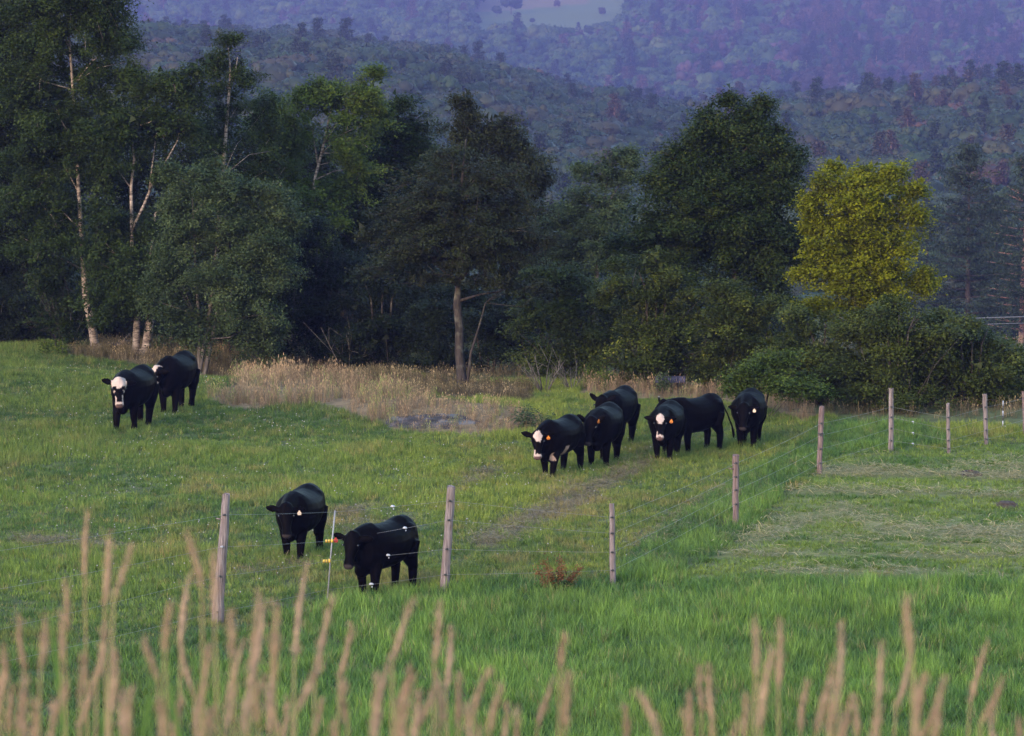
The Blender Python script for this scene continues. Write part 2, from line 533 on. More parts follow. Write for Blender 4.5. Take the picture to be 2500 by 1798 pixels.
def bough_clumps(lobes, rng, cover=0.55, step=0.2, rise=0.35, droop=0.12):
    """leafy boughs that leave the middle of each part of the crown and reach past its surface"""
    out, lines = [], []
    for (c, r) in lobes:
        c, r = np.array(c), np.array(r)
        Rm = float((r[0] * r[1] * r[2]) ** (1 / 3))
        nb = max(5, int(12.6 * Rm * Rm / cover))
        d = norm(rng.normal(size=(nb, 3)) + np.array([0, -0.1, 0.15]))
        for e in d:
            tip = c + e * r * rng.uniform(0.78, 1.2)
            a = c + e * r * 0.2 - np.array([0, 0, rise * Rm * rng.uniform(0.3, 1.0)])
            ln = np.linalg.norm(tip - a)
            k = max(3, int(ln / step))
            tone = rng.uniform()
            q = np.linspace(0.3, 1.0, k)[:, None]
            P = a + (tip - a) * q + np.array([0, 0, 1.0]) * (rise * 0.35 * ln * q * (1 - q) * 2 - droop * ln * q ** 3) + rng.normal(size=(k, 3)) * 0.04
            nd = norm(e * 0.55 + np.array([0, 0, 0.6]))
            out.append(np.concatenate([P, np.repeat(nd[None], k, 0), np.full((k, 1), tone)], 1))
            lines.append((a, P[k // 2], P[-1]))
    return np.concatenate(out), lines

def crown_mesh(name, clumps, per, rad, leaf, mat, up=0.5, aspect=0.6, flat=(1, 1, 0.6), droop=None, rng=RNG, fill=None, outw=0.6, tri=False):
    n = len(clumps)
    dirs = clumps[:, 3:6] if clumps.shape[1] >= 6 else np.zeros((n, 3))
    tone = clumps[:, 6] if clumps.shape[1] == 7 else None
    clumps = clumps[:, :3]
    per_n = np.maximum(4, rng.poisson(per, n))
    ci = np.repeat(np.arange(n), per_n)
    off = rng.normal(size=(len(ci), 3)) * 0.5 * rad * np.array(flat) * rng.uniform(0.7, 1.3, n)[ci][:, None]
    C = clumps[ci] + off
    axis = None if droop is None else np.repeat(np.array([[0, 0, droop]]), len(C), 0)
    V, F = leaf_quads(C, leaf, up, aspect, axis, rng, dirs[ci] * outw, tri)
    cv = rng.uniform(0, 1, n) if tone is None else np.clip(0.8 * tone + 0.2 * rng.uniform(0, 1, n), 0, 1)
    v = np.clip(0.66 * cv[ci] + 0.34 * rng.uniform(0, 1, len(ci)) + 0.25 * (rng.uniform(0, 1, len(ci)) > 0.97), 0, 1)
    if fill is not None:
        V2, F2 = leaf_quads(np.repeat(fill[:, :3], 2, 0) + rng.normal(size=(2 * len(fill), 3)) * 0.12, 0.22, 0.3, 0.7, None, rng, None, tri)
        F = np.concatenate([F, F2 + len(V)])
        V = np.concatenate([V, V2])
        v = np.r_[v, rng.uniform(0, 0.25, len(F2))]  # inner fill leaves darker: shade inside the crown put into the colour
    me = new_mesh(name, V, F, [mat])
    me.attributes.new('v', 'FLOAT', 'POINT').data.foreach_set('value', np.repeat(v, 3 if tri else 4).astype(np.float32))
    return me

# ------------------------------------------------------------------ the woods across the valley
def far_proto(name, kind, seed, mat, trunkmat):
    rng = np.random.default_rng(seed)
    if kind == 'round':
        H = 10.5
        lobes = [((0, 0, 6.4), (3.3, 3.3, 3.2))]
        for q in range(7):
            t = rng.uniform(0, 6.28)
            lobes.append(((2.2 * math.cos(t), 2.2 * math.sin(t), rng.uniform(3.6, 8.6)), (rng.uniform(1.3, 2.1),) * 2 + (rng.uniform(1.1, 1.8),)))
        cl = lobes_to_clumps(lobes, 1.25, rng, 0.85)
        cme = crown_mesh(name, cl, 5, 0.8, 0.55, mat, 0.5, 0.8, (1, 1, 0.6), None, rng, None, 2.2)
        for q in range(16):
            t, e = rng.uniform(0, 6.28), rng.uniform(-0.3, 1.0)
            lobes.append(((2.9 * math.cos(t) * math.cos(e), 2.9 * math.sin(t) * math.cos(e), 6.2 + 3.2 * math.sin(e)), (rng.uniform(0.7, 1.25),) * 2 + (rng.uniform(0.6, 1.0),)))
        lumps = MB()
        for c, r in lobes:
            lumps.ell(c, tuple(0.93 * q for q in r), 10, 7)
        lump_v = np.array(lumps.v)
        lump_v = lump_v + 0.16 * rng.normal(size=lump_v.shape)
    else:
        H = 13.0
        cl = []
        for q in range(15):
            h = 2.2 + 10.4 * q / 14
            rmax = (3.0 if kind == 'pine' else 2.3) * (1 - (h / H) ** 1.7) + 0.35
            for j in range(7):
                t = rng.uniform(0, 6.28)
                for s in (0.45, 0.8, 1.0):
                    cl.append((rmax * s * math.cos(t), rmax * s * math.sin(t), h + rng.normal() * 0.2 - 0.25 * s))
        cme = crown_mesh(name, np.array(cl), 6, 0.7, 0.6, mat, 1.0, 0.5, (1, 1, 0.4), None, rng)
    if kind != 'round':
        lump_v = np.zeros((0, 3))
    mb = MB()
    mb.tube([(0, 0, -1), (0.05, 0, H * 0.4), (0, 0.05, H * 0.86)], [0.22, 0.16, 0.05], 5)
    nv = len(cme.vertices)
    V = np.zeros(nv * 3, np.float32)
    cme.vertices.foreach_get('co', V)
    F = np.arange(nv).reshape(-1, 4)
    tv = np.array(mb.v)
    tf = [q for q in mb.f if len(q) == 4]
    lf = np.array([q for q in lumps.f if len(q) == 4]) if len(lump_v) else np.zeros((0, 4), int)
    Vall = np.concatenate([V.reshape(-1, 3), tv, lump_v])
    Fall = np.concatenate([F, np.array(tf) + nv, lf + nv + len(tv)]).astype(int)
    me = new_mesh(name, Vall, Fall, [mat, trunkmat], False, np.r_[np.zeros(len(F)), np.ones(len(tf)), np.zeros(len(lf))])
    vv = np.zeros(nv, np.float32)
    cme.attributes['v'].data.foreach_get('value', vv)
    me.attributes.new('v', 'FLOAT', 'POINT').data.foreach_set('value', np.r_[vv, np.full(len(tv), 0.5), np.repeat(rng.uniform(0.2, 0.8, len(lump_v) // 80 + 1), 80)[:len(lump_v)]].astype(np.float32))
    bpy.data.meshes.remove(cme)
    return me

def proto_collection(name, meshes):
    c = bpy.data.collections.new(name)
    for i, m in enumerate(meshes):
        o = bpy.data.objects.new('%s_%02d' % (name, i), m)
        c.objects.link(o)
    return c

def scatter(name, pts, rot, scl, tint, pick, coll):
    me = new_mesh(name, pts, np.zeros((0, 4), np.int32))
    me.attributes.new('rot', 'FLOAT_VECTOR', 'POINT').data.foreach_set('vector', np.asarray(rot, np.float32).ravel())
    me.attributes.new('scl', 'FLOAT_VECTOR', 'POINT').data.foreach_set('vector', np.asarray(scl, np.float32).ravel())
    me.attributes.new('pick', 'INT', 'POINT').data.foreach_set('value', np.asarray(pick, np.int32))
    if tint is not None:
        t4 = np.ones((len(pts), 4), np.float32)
        t4[:, :3] = tint
        me.attributes.new('tint', 'FLOAT_COLOR', 'POINT').data.foreach_set('color', t4.ravel())
    o = add_obj(name, me)
    g = bpy.data.node_groups.new(name + '_nodes', 'GeometryNodeTree')
    g.interface.new_socket('Geometry', in_out='INPUT', socket_type='NodeSocketGeometry')
    g.interface.new_socket('Geometry', in_out='OUTPUT', socket_type='NodeSocketGeometry')
    gi, go = g.nodes.new('NodeGroupInput'), g.nodes.new('NodeGroupOutput')
    ip = g.nodes.new('GeometryNodeInstanceOnPoints')
    ci = g.nodes.new('GeometryNodeCollectionInfo')
    ci.inputs['Collection'].default_value = coll
    ci.inputs['Separate Children'].default_value = True
    ci.inputs['Reset Children'].default_value = True
    ip.inputs['Pick Instance'].default_value = True
    def attr(nm, ty, sock):
        a = g.nodes.new('GeometryNodeInputNamedAttribute')
        a.data_type = ty
        a.inputs[0].default_value = nm
        g.links.new(a.outputs[0], ip.inputs[sock])
    attr('rot', 'FLOAT_VECTOR', 'Rotation')
    attr('scl', 'FLOAT_VECTOR', 'Scale')
    attr('pick', 'INT', 'Instance Index')
    g.links.new(gi.outputs[0], ip.inputs['Points'])
    g.links.new(ci.outputs[0], ip.inputs['Instance'])
    g.links.new(ip.outputs[0], go.inputs[0])
    md = o.modifiers.new('instances', 'NODES')
    md.node_group = g
    return o

far_round = [far_proto('deciduous_tree', 'round', 100 + i, M['far_leaf'], M['greybark']) for i in range(5)]
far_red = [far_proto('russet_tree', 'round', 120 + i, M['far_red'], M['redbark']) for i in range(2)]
far_pine = [far_proto('pine_tree', 'pine', 140 + i, M['far_pine'], M['redbark']) for i in range(3)]
far_spruce = [far_proto('spruce_tree', 'spruce', 160 + i, M['leaf_pine'], M['bark']) for i in range(1)]
FAR = far_round + far_red + far_pine + far_spruce
far_coll = proto_collection('far_tree_kind', FAR)
HILL = ([far_proto('hill_tree', 'round', 180 + i, M['hill_leaf'], M['greybark']) for i in range(5)] + [far_proto('hill_pinklit_tree', 'round', 190 + i, M['hill_pinklit'], M['redbark']) for i in range(2)]
        + [far_proto('hill_pine', 'pine', 195 + i, M['hill_pine'], M['redbark']) for i in range(3)] + [far_proto('hill_spruce', 'spruce', 199, M['leaf_pine'], M['bark'])])
hill_coll = proto_collection('hill_tree_kind', HILL)

def forest_points(y0, y1, spacing, seed):
    rng = np.random.default_rng(seed)
    P = []
    y = y0
    while y < y1:
        w = 0.165 * y
        xs = np.arange(-w, w, spacing) + rng.uniform(-0.45, 0.45, len(np.arange(-w, w, spacing))) * spacing
        ys = y + rng.uniform(-0.45, 0.45, len(xs)) * spacing
        P.append(np.stack([xs, ys], -1))
        y += spacing
    P = np.concatenate(P)
    return P, rng

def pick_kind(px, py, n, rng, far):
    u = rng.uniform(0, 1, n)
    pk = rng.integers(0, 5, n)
    reddish = np.clip((px - 1250) / 900, 0.06, 1) * (0.6 if far else 0.08)  # share grows to the right, where the pink glow is coloured in
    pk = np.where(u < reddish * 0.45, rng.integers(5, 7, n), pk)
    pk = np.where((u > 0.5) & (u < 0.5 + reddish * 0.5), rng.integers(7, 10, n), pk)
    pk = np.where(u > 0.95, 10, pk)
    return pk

def forest(name, label, y0, y1, spacing, seed, far, smin, smax):
    P, rng = forest_points(y0, y1, spacing, seed)
    z = height(P[:, 0], P[:, 1])
    px, py = project(P[:, 0], P[:, 1], z)
    keep = np.ones(len(P), bool)
    if far:
        keep &= ~inpoly(px, py - 26, P_FIELD) & ~inpoly(px, py, P_FIELD) & ~inpoly(px, py - 42, P_FIELD) & ~inpoly(px, py - 22, P_FIELD2)
        keep &= py > -160
    P, z, px, py = P[keep], z[keep], px[keep], py[keep]
    n = len(P)
    s = rng.uniform(smin, smax, n) * (0.75 + 0.5 * fbm(P[:, 0], P[:, 1], 0.02, seed))
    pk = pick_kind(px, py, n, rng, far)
    return np.stack([P[:, 0], P[:, 1], z - 0.3], -1), s, pk, rng.uniform(0, 6.28, n), px, py, rng

# far hillside: one mass of trees
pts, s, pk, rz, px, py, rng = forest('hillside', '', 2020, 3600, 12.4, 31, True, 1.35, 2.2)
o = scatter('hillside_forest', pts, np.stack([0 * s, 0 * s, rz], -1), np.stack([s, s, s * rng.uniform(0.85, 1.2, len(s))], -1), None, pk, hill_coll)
tag(o, 'hazy blue and purple forest covering the far hillside', 'forest', None, 'stuff')

# nearer ridge: the trees that show largest are single things, the rest is one mass
pts, s, pk, rz, px, py, rng = forest('ridge', '', 330, 960, 6.6, 57, False, 0.8, 1.25)
SKY = np.array([(0, -40), (330, 60), (360, 190), (500, 190), (545, 90), (600, 170), (700, 220), (860, 190), (940, 240), (1100, 260), (1180, 240), (1330, 400),
                (1420, 420), (1540, 400), (1640, 400), (1720, 260), (1900, 260), (1980, 400), (2050, 405), (2230, 420), (2290, 380), (2350, 360), (2420, 420), (2500, 380)])
top_py = project(pts[:, 0], pts[:, 1], pts[:, 2] + 9 * s)[1]
seen = (px > -30) & (px < 2530) & (top_py < np.interp(px, SKY[:, 0], SKY[:, 1]) - 4)
order = np.argsort(pts[:, 1] + 1e6 * ~seen)
single = np.zeros(len(pts), bool)
single[order[:min(280, int(seen.sum()))]] = True
KIND = ['round green', 'round green', 'round green', 'round green', 'round green', 'russet', 'russet', 'reddish pine', 'reddish pine', 'reddish pine', 'dark spruce']  # sixth and seventh kinds carry the pink glow as leaf colour
NAMES = ['deciduous_tree'] * 5 + ['russet_tree'] * 2 + ['pine_tree'] * 3 + ['spruce_tree']
for i in np.nonzero(single)[0]:
    o = add_obj(NAMES[pk[i]], FAR[pk[i]], None, tuple(pts[i]), (0, 0, float(rz[i])))
    o.scale = (s[i], s[i], s[i])
    tag(o, 'hazy %s tree among the woods on the near valley ridge' % KIND[pk[i]], 'tree', '%s trees on the valley ridge' % KIND[pk[i]])
pts2, s2, pk2, rz2, px2, py2, _ = forest('mid', '', 965, 1720, 9.0, 58, False, 0.9, 1.5)
pts, s, pk, rz, single = np.concatenate([pts, pts2]), np.r_[s, s2], np.r_[pk, pk2], np.r_[rz, rz2], np.r_[single, np.zeros(len(s2), bool)]
r_ = ~single
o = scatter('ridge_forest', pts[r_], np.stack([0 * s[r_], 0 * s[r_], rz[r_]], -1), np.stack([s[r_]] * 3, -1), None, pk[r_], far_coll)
tag(o, 'blue green wood massed on the ridge across the valley', 'forest', None, 'stuff')

# trees one can name one by one on the far side
def lone(name, label, px, py, D, mesh, sc, cat='tree'):
    p = at(px, py, D)
    z = float(height(p[0], D))
    o = add_obj(name, mesh, None, (p[0], D, z - 0.3), (0, 0, random.uniform(0, 6)))
    o.scale = sc
    return tag(o, label, cat)

def on_hill(px, py):
    best = None
    for D in np.arange(2000, 3700, 5.0):
        p = at(px, py, D)
        if height(p[0], D) >= p[2]:
            return D
    return 3300.0

lone('pine_tree', 'tall lone pine with bare pink trunk standing above the ridge', 1500, 240, 905, far_pine[0], (1.15, 1.15, 1.25))
lone('pine_tree', 'rounded brown pine to the right of the pink-trunked pine', 1615, 240, 915, far_pine[1], (0.9, 0.9, 0.9))
for px, py, s_, me, lab in ((1248, 36, 1.5, far_round[1], 'broad dark tree standing alone in the far hillside field'),
                            (1212, 42, 0.7, far_round[2], 'low dark bush left of the broad tree in the far field'),
                            (1392, 92, 0.55, far_round[3], 'small round bush at the lower edge of the far field'),
                            (1412, 90, 0.6, far_pine[2], 'small pointed conifer at the lower edge of the far field'),
                            (1360, 20, 0.5, far_red[0], 'small russet bush on the upper slope of the far field'),  # its leaf colour has the pink glow in it
                            (1440, 95, 0.75, far_round[0], 'wide bush at the right corner of the far field'),
                            (1300, 60, 0.4, far_round[4], 'tiny bush in the middle of the far field'),
                            (1330, 84, 0.5, far_round[2], 'small dark bush low in the far field, left of the pointed conifer'),
                            (1470, 40, 0.55, far_round[3], 'small bush near the right side of the far field')):
    D = on_hill(px, py)
    lone('field_tree' if s_ > 0.9 else 'field_bush', lab, px, py, D, me, (s_ * 1.6, s_ * 1.6, s_ * 1.36), 'tree' if s_ > 0.9 else 'bush')

# ------------------------------------------------------------------ the trees along the far edge of the pasture
def tree(name, label, D, base, stems, lobes, leafmat, barkmat, leaf=0.080, layers=4.3, spacing=0.50, rad=0.45, up=0.75, flat=(1.05, 1.05, 0.7),
         droop=None, limbs=40, aspect=0.62, seed=1, cat='tree', group=None, inner=0.45, depth=0.9, limb_r=0.03, dense=3.5, infill=1.25, spray=1, tall=1.06, dvar=0.35, bough=True, cover=0.6, rise=0.35, sag=0.12, brad=0.32, grow=1.13):
    rng = np.random.default_rng(seed)
    m = D / FPX
    bx = at(base, 800, D)[0]
    bz = float(height(bx, D)) - 0.05
    B = np.array([bx, D, bz])
    root = thing(name, label, cat, tuple(B), 0, group)
    L3, area = [], 0
    for lo in lobes:
        px, py, rx, ry = lo[:4]
        dy = (lo[4] if len(lo) > 4 else rng.uniform(-dvar, dvar)) * rx * m
        c = at(px, py, D + dy) - B
        rx, ry = rx * grow, ry * tall * grow
        L3.append((c, (rx * m, 0.5 * (rx + ry) * m * depth, ry * m)))
        area += math.pi * rx * ry
        for q in range(spray):
            e = norm(rng.normal(size=3) + np.array([0, -0.2, 0.35]))
            k = rng.uniform(0.22, 0.42)
            L3.append((c + e * np.array([rx, 0.5 * (rx + ry) * depth, ry]) * m * rng.uniform(0.85, 1.12), (rx * m * k, rx * m * k, max(ry * m * k, 0.12))))
            area += math.pi * rx * ry * k * k
    lines = []
    if bough:
        cl, lines = bough_clumps(L3, rng, cover, 0.2, rise, sag)
    else:
        cl = lobes_to_clumps(L3, spacing, rng, inner)
    cl = cl[cl[:, 2] + B[2] > height(cl[:, 0] + B[0], cl[:, 1] + B[1]) + 0.15]
    nleaf = layers * dense * area * m * m / (0.5 * aspect * leaf * leaf * 1.1) * 0.42
    per = max(4, nleaf / len(cl))
    if bough:
        rad, flat = brad, (1.0, 1.0, 0.6)
    fill = None
    if infill > 0:
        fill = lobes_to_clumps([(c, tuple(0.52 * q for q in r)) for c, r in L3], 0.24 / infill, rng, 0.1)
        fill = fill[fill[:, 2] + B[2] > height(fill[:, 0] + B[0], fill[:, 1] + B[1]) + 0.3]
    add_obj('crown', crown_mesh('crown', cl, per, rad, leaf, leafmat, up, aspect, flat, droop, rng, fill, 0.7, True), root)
    # stems and limbs: one mesh, the trunk
    mb = MB()
    paths = []
    for st in stems:
        P, r = [], []
        for k, (px, py, w) in enumerate(st):
            p = at(px, py, D) - B
            p[1] += 0.08 * math.sin(k * 1.7 + seed)
            P.append(p)
            r.append(max(0.008, w * m * 0.5 * (0.92 if py > 700 else 0.66)))
        if st is stems[0] or abs(P[0][2]) < 0.8:
            P[0][2] = -0.25
        paths.append((P, r))
        mb.tube(P, r, 8, None, 0.06)
        if abs(P[0][2] + 0.25) < 1e-6 and r[0] > 0.06:      # root flare
            mb.tube([(P[0][0], P[0][1], -0.25), (P[0][0], P[0][1], 0.22)], [r[0] * 1.5, r[0] * 0.96], 9, None, 0.18)
    allp = np.array([p for P, _ in paths for p in P])
    allr = np.array([q for _, r in paths for q in r])
    pick = rng.permutation(len(cl))[:limbs // 2 if bough else limbs]
    for i in pick:
        c = cl[i, :3]
        d = np.linalg.norm((allp - c) * np.array([1, 1, 0.6]), axis=1) + 3.0 * np.maximum(0, allp[:, 2] - c[2] + 0.3)
        j = int(np.argmin(d))
        a = allp[j]
        mid = (a + c) / 2 + rng.normal(size=3) * 0.12 * np.linalg.norm(c - a) + np.array([0, 0, 0.05])
        r0 = min(allr[j] * 0.55, limb_r)
        mb.tube([a, mid, c], [r0, r0 * 0.6, 0.007], 4)
    for i in rng.permutation(len(lines))[:limbs]:
        mb.tube(lines[i], [0.012, 0.009, 0.004], 4)
    mb.build('trunk', barkmat, root)
    return root

LB, LL, LG, LD, LBR, LM, LY, LO, LP = (M['leaf_' + q] for q in ('birch', 'light', 'grey', 'dark', 'brown', 'maple', 'yellow', 'olive', 'pine'))

# a deep back row closes the view under the crowns
back = [(-40, 640, 170, 260), (150, 690, 150, 190), (330, 700, 150, 170), (500, 690, 140, 180), (660, 700, 150, 190), (820, 700, 150, 190), (980, 700, 150, 200),
        (1140, 720, 150, 190), (1300, 730, 130, 170), (1440, 760, 130, 160), (1580, 780, 130, 150), (1720, 800, 130, 150), (1860, 850, 120, 110)]
for i, (px, py, rx, ry) in enumerate(back):
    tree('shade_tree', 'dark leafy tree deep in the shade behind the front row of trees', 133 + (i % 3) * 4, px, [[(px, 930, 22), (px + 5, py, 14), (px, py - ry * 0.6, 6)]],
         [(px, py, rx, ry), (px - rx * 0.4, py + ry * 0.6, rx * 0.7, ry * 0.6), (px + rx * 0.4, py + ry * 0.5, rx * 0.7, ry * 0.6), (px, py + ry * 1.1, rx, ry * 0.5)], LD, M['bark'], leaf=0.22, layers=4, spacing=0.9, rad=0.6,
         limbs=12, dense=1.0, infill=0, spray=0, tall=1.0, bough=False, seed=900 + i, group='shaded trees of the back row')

back2 = [(60, 420, 130, 190), (235, 400, 120, 170), (400, 400, 110, 160), (560, 430, 90, 160), (690, 430, 90, 160), (840, 440, 90, 130), (1000, 480, 100, 130), (1330, 600, 80, 110)]
for i, (px, py, rx, ry) in enumerate(back2):
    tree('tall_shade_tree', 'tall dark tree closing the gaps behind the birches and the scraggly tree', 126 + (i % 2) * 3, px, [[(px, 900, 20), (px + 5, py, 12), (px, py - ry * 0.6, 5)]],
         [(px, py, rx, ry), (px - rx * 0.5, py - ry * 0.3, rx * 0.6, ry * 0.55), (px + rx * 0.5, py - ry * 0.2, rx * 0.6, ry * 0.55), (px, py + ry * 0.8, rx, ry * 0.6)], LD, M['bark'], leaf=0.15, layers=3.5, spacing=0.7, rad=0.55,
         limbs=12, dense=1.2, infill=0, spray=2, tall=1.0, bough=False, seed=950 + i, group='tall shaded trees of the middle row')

tree('dark_maple_tree', 'tall dark tree filling the left edge of the picture', 121, -10, [[(-15, 860, 34), (-10, 500, 26), (10, 200, 16), (15, -40, 8)]],
     [(10, 10, 150, 130), (-50, 180, 150, 140), (50, 280, 110, 110), (-20, 420, 150, 140), (40, 560, 120, 120), (-20, 690, 140, 110), (70, 770, 90, 70), (-90, -60, 140, 120), (60, -110, 150, 90)], LD, M['bark'], layers=4.2, dense=2.0, leaf=0.085, seed=2)
tree('birch_tree', 'tallest birch with a leaning white trunk and crown cut by the top edge', 113, 237,
     [[(237, 848, 26), (224, 790, 22), (210, 730, 20), (203, 660, 18), (198, 560, 17), (193, 470, 15), (186, 350, 12), (176, 200, 10), (167, 60, 8), (172, -60, 5), (180, -150, 3)],
      [(172, 130, 7), (150, 60, 5), (130, 20, 3)], [(186, 200, 6), (225, 150, 4), (258, 128, 3)], [(180, 220, 6), (110, 200, 4), (60, 180, 3)]],
     [(170, 20, 140, 80), (255, 70, 75, 70), (290, 110, 55, 40), (120, 120, 110, 80), (215, 180, 90, 55), (90, 250, 110, 75), (200, 300, 70, 50), (130, 370, 110, 70), (80, 460, 100, 70),
      (170, 520, 70, 45), (110, 590, 75, 50), (200, 400, 55, 55, -1.3), (205, 610, 50, 45, -1.3), (150, 660, 60, 40, 0.5), (170, -90, 150, 100), (260, -30, 90, 80)], LB, M['birch'], layers=3.8, seed=3, droop=-0.4, sag=0.35)
tree('birch_tree', 'birch with two pale trunks beside each other and a forked middle', 112, 340,
     [[(330, 857, 20), (335, 775, 18), (330, 690, 16), (322, 620, 16), (322, 540, 14), (320, 460, 11), (327, 390, 9), (322, 345, 5)],
      [(350, 857, 28), (367, 783, 22), (372, 720, 16), (368, 620, 12), (380, 520, 8)],
      [(323, 560, 12), (352, 500, 10), (372, 450, 9), (402, 400, 7), (435, 342, 4)], [(365, 465, 7), (375, 380, 5), (385, 295, 3)]],
     [(320, 215, 80, 55), (410, 215, 80, 55), (470, 225, 50, 50), (270, 300, 75, 70), (390, 310, 110, 60), (270, 420, 50, 75), (445, 440, 60, 60), (385, 540, 50, 50, 1.5), (270, 560, 80, 70), (300, 670, 90, 70),
      (400, 640, 60, 60), (240, 740, 60, 40), (335, 650, 70, 60, -1.2), (300, 745, 60, 35, -1.2), (350, 735, 50, 40, -1.4), (330, 300, 60, 40, -1.0)], LB, M['birch'], layers=3.4, seed=4, droop=-0.3, sag=0.35)
tree('bushy_birch_tree', 'bushy grey green birch leafed to the ground behind the left pair of cattle', 107.5, 483,
     [[(478, 905, 15), (500, 830, 13), (512, 760, 12), (520, 690, 8), (528, 600, 5)], [(486, 905, 15), (487, 800, 10), (478, 680, 9), (474, 560, 6), (470, 480, 3)],
      [(492, 905, 13), (525, 790, 10), (540, 700, 8), (560, 620, 5)]],
     [(470, 440, 70, 50), (560, 470, 100, 65), (650, 500, 70, 60), (450, 560, 75, 75), (590, 580, 120, 80), (680, 610, 55, 70), (430, 680, 60, 75), (540, 690, 110, 80), (640, 720, 70, 70), (450, 790, 75, 55),
      (560, 800, 100, 55), (640, 830, 50, 35)], LG, M['greybark'], layers=4.0, leaf=0.070, seed=5, droop=-0.3, sag=0.4, rise=0.5)
tree('slender_birch_tree', 'slender birch with a bare white upper trunk and small topmost tuft', 114, 505,
     [[(505, 880, 20), (520, 700, 17), (533, 560, 15), (540, 470, 15), (547, 390, 14), (553, 300, 12), (560, 220, 9), (563, 170, 6), (556, 110, 4)], [(560, 225, 6), (575, 170, 4), (580, 140, 3)], [(545, 430, 6), (565, 380, 3), (580, 350, 2)]],
     [(560, 105, 28, 34), (545, 145, 32, 24), (520, 165, 24, 16), (565, 165, 34, 30, 0.6), (540, 215, 36, 30, 0.5), (575, 250, 40, 34, 0.9), (525, 275, 34, 36, 0.4), (560, 310, 40, 36, 1.0), (535, 365, 36, 36, 0.9), (600, 195, 30, 34), (632, 265, 50, 50, 1.2), (500, 330, 34, 55, 1.6), (640, 350, 58, 58, 1.2), (608, 420, 48, 50, 1.4), (494, 430, 36, 46, 1.4), (660, 450, 55, 60, 1)],
     LB, M['birch'], layers=2.8, leaf=0.07, seed=6, inner=0.3, limbs=30, spray=0, tall=1.0, infill=0.4, sag=0.3)
tree('poplar_tree', 'light green tree right of the slender birch', 119, 690, [[(690, 890, 20), (685, 600, 15), (680, 350, 8), (675, 250, 4)], [(683, 420, 7), (705, 330, 3)]],
     [(680, 270, 45, 55), (655, 330, 60, 60), (710, 380, 55, 75), (670, 450, 70, 70), (720, 500, 55, 70), (690, 590, 70, 80), (730, 660, 60, 70)], LL, M['greybark'], layers=3.6, seed=7)
tree('forked_birch_tree', 'green topped birch with a pale forked trunk showing high up', 118, 752,
     [[(745, 900, 16), (758, 620, 14), (768, 440, 11), (785, 375, 10), (797, 320, 7), (808, 265, 4)], [(776, 405, 8), (768, 350, 5), (762, 310, 3)], [(790, 350, 6), (822, 305, 4), (835, 275, 3)]],
     [(800, 225, 70, 40), (890, 215, 50, 40), (740, 255, 55, 50), (850, 270, 85, 50), (920, 275, 40, 45), (735, 330, 38, 45), (860, 350, 66, 45), (810, 455, 60, 45, 1.0), (870, 430, 60, 50), (765, 490, 60, 45, -1.3), (770, 570, 65, 50, -1.3)], LL, M['birch'], layers=3.4, seed=8)
tree('oak_tree', 'dark green tree between the forked birch and the scraggly dark tree', 121, 960, [[(960, 910, 26), (955, 600, 20), (965, 380, 12), (970, 280, 5)]],
     [(965, 275, 60, 40), (1010, 320, 55, 50), (920, 340, 65, 55), (985, 400, 80, 60), (900, 440, 75, 60), (960, 510, 90, 60), (870, 540, 85, 65), (830, 620, 90, 60)], LM, M['bark'], layers=3.8, seed=9)
tree('tall_shrubby_tree', 'brown green tree with ragged tops behind the scraggly dark tree', 115, 1190, [[(1190, 920, 20), (1185, 600, 16), (1165, 400, 10), (1150, 270, 4)], [(1175, 450, 8), (1230, 360, 4)]],
     [(1150, 260, 35, 40), (1135, 320, 60, 45), (1230, 310, 45, 40), (1190, 370, 75, 45), (1270, 360, 55, 45), (1310, 400, 40, 45), (1240, 430, 90, 45), (1120, 400, 70, 45), (1300, 480, 55, 60)], LBR, M['bark'], layers=3.4, seed=10, inner=0.25)
tree('scraggly_tree', 'dark brownish spreading tree with a bare lichened trunk in the middle', 98, 1130,
     [[(1132, 958, 34), (1127, 915, 27), (1121, 860, 24), (1122, 800, 23), (1116, 745, 22), (1119, 690, 20), (1115, 620, 16), (1121, 520, 14), (1130, 420, 9), (1138, 340, 5)],
      [(1135, 905, 9), (1150, 860, 7), (1172, 790, 5), (1185, 740, 3)], [(1118, 700, 12), (1090, 640, 9), (1050, 590, 6), (1000, 560, 4)], [(1120, 690, 12), (1160, 640, 8), (1210, 590, 6), (1260, 560, 4)],
      [(1119, 735, 8), (1170, 720, 5), (1225, 712, 3)], [(1118, 640, 9), (1085, 560, 6), (1060, 500, 4)], [(1119, 640, 9), (1165, 550, 6), (1190, 490, 4)]],
     [(1110, 480, 150, 70), (1120, 580, 170, 60), (1120, 410, 100, 38), (1020, 440, 75, 34), (1225, 440, 80, 36), (1110, 490, 150, 38), (970, 515, 75, 32), (1270, 520, 75, 34), (1120, 565, 180, 34), (960, 590, 80, 30), (1290, 590, 70, 32),
      (1090, 630, 170, 28), (1240, 640, 95, 28), (980, 660, 90, 26), (1150, 685, 120, 20), (1270, 700, 60, 22)], LBR, M['bark'], layers=2.3, leaf=0.066, spacing=0.32, rad=0.45, flat=(1.3, 1.3, 0.40), limbs=230, seed=11, inner=0.15, limb_r=0.028, tall=1.05, cover=0.45, rise=0.1, sag=0.05, brad=0.22, infill=0.6)
tree('aspen_tree', 'grey green loose tree standing between the scraggly tree and the big maple', 127, 1450, [[(1450, 930, 20), (1460, 600, 14), (1485, 420, 6)], [(1470, 520, 7), (1520, 440, 3)]],
     [(1495, 400, 58, 32), (1465, 440, 60, 35), (1540, 430, 30, 30), (1430, 500, 75, 45), (1500, 520, 60, 50), (1390, 560, 60, 55), (1460, 600, 95, 60), (1370, 640, 60, 55), (1530, 620, 60, 60)], LG, M['greybark'], layers=3.2, seed=12)
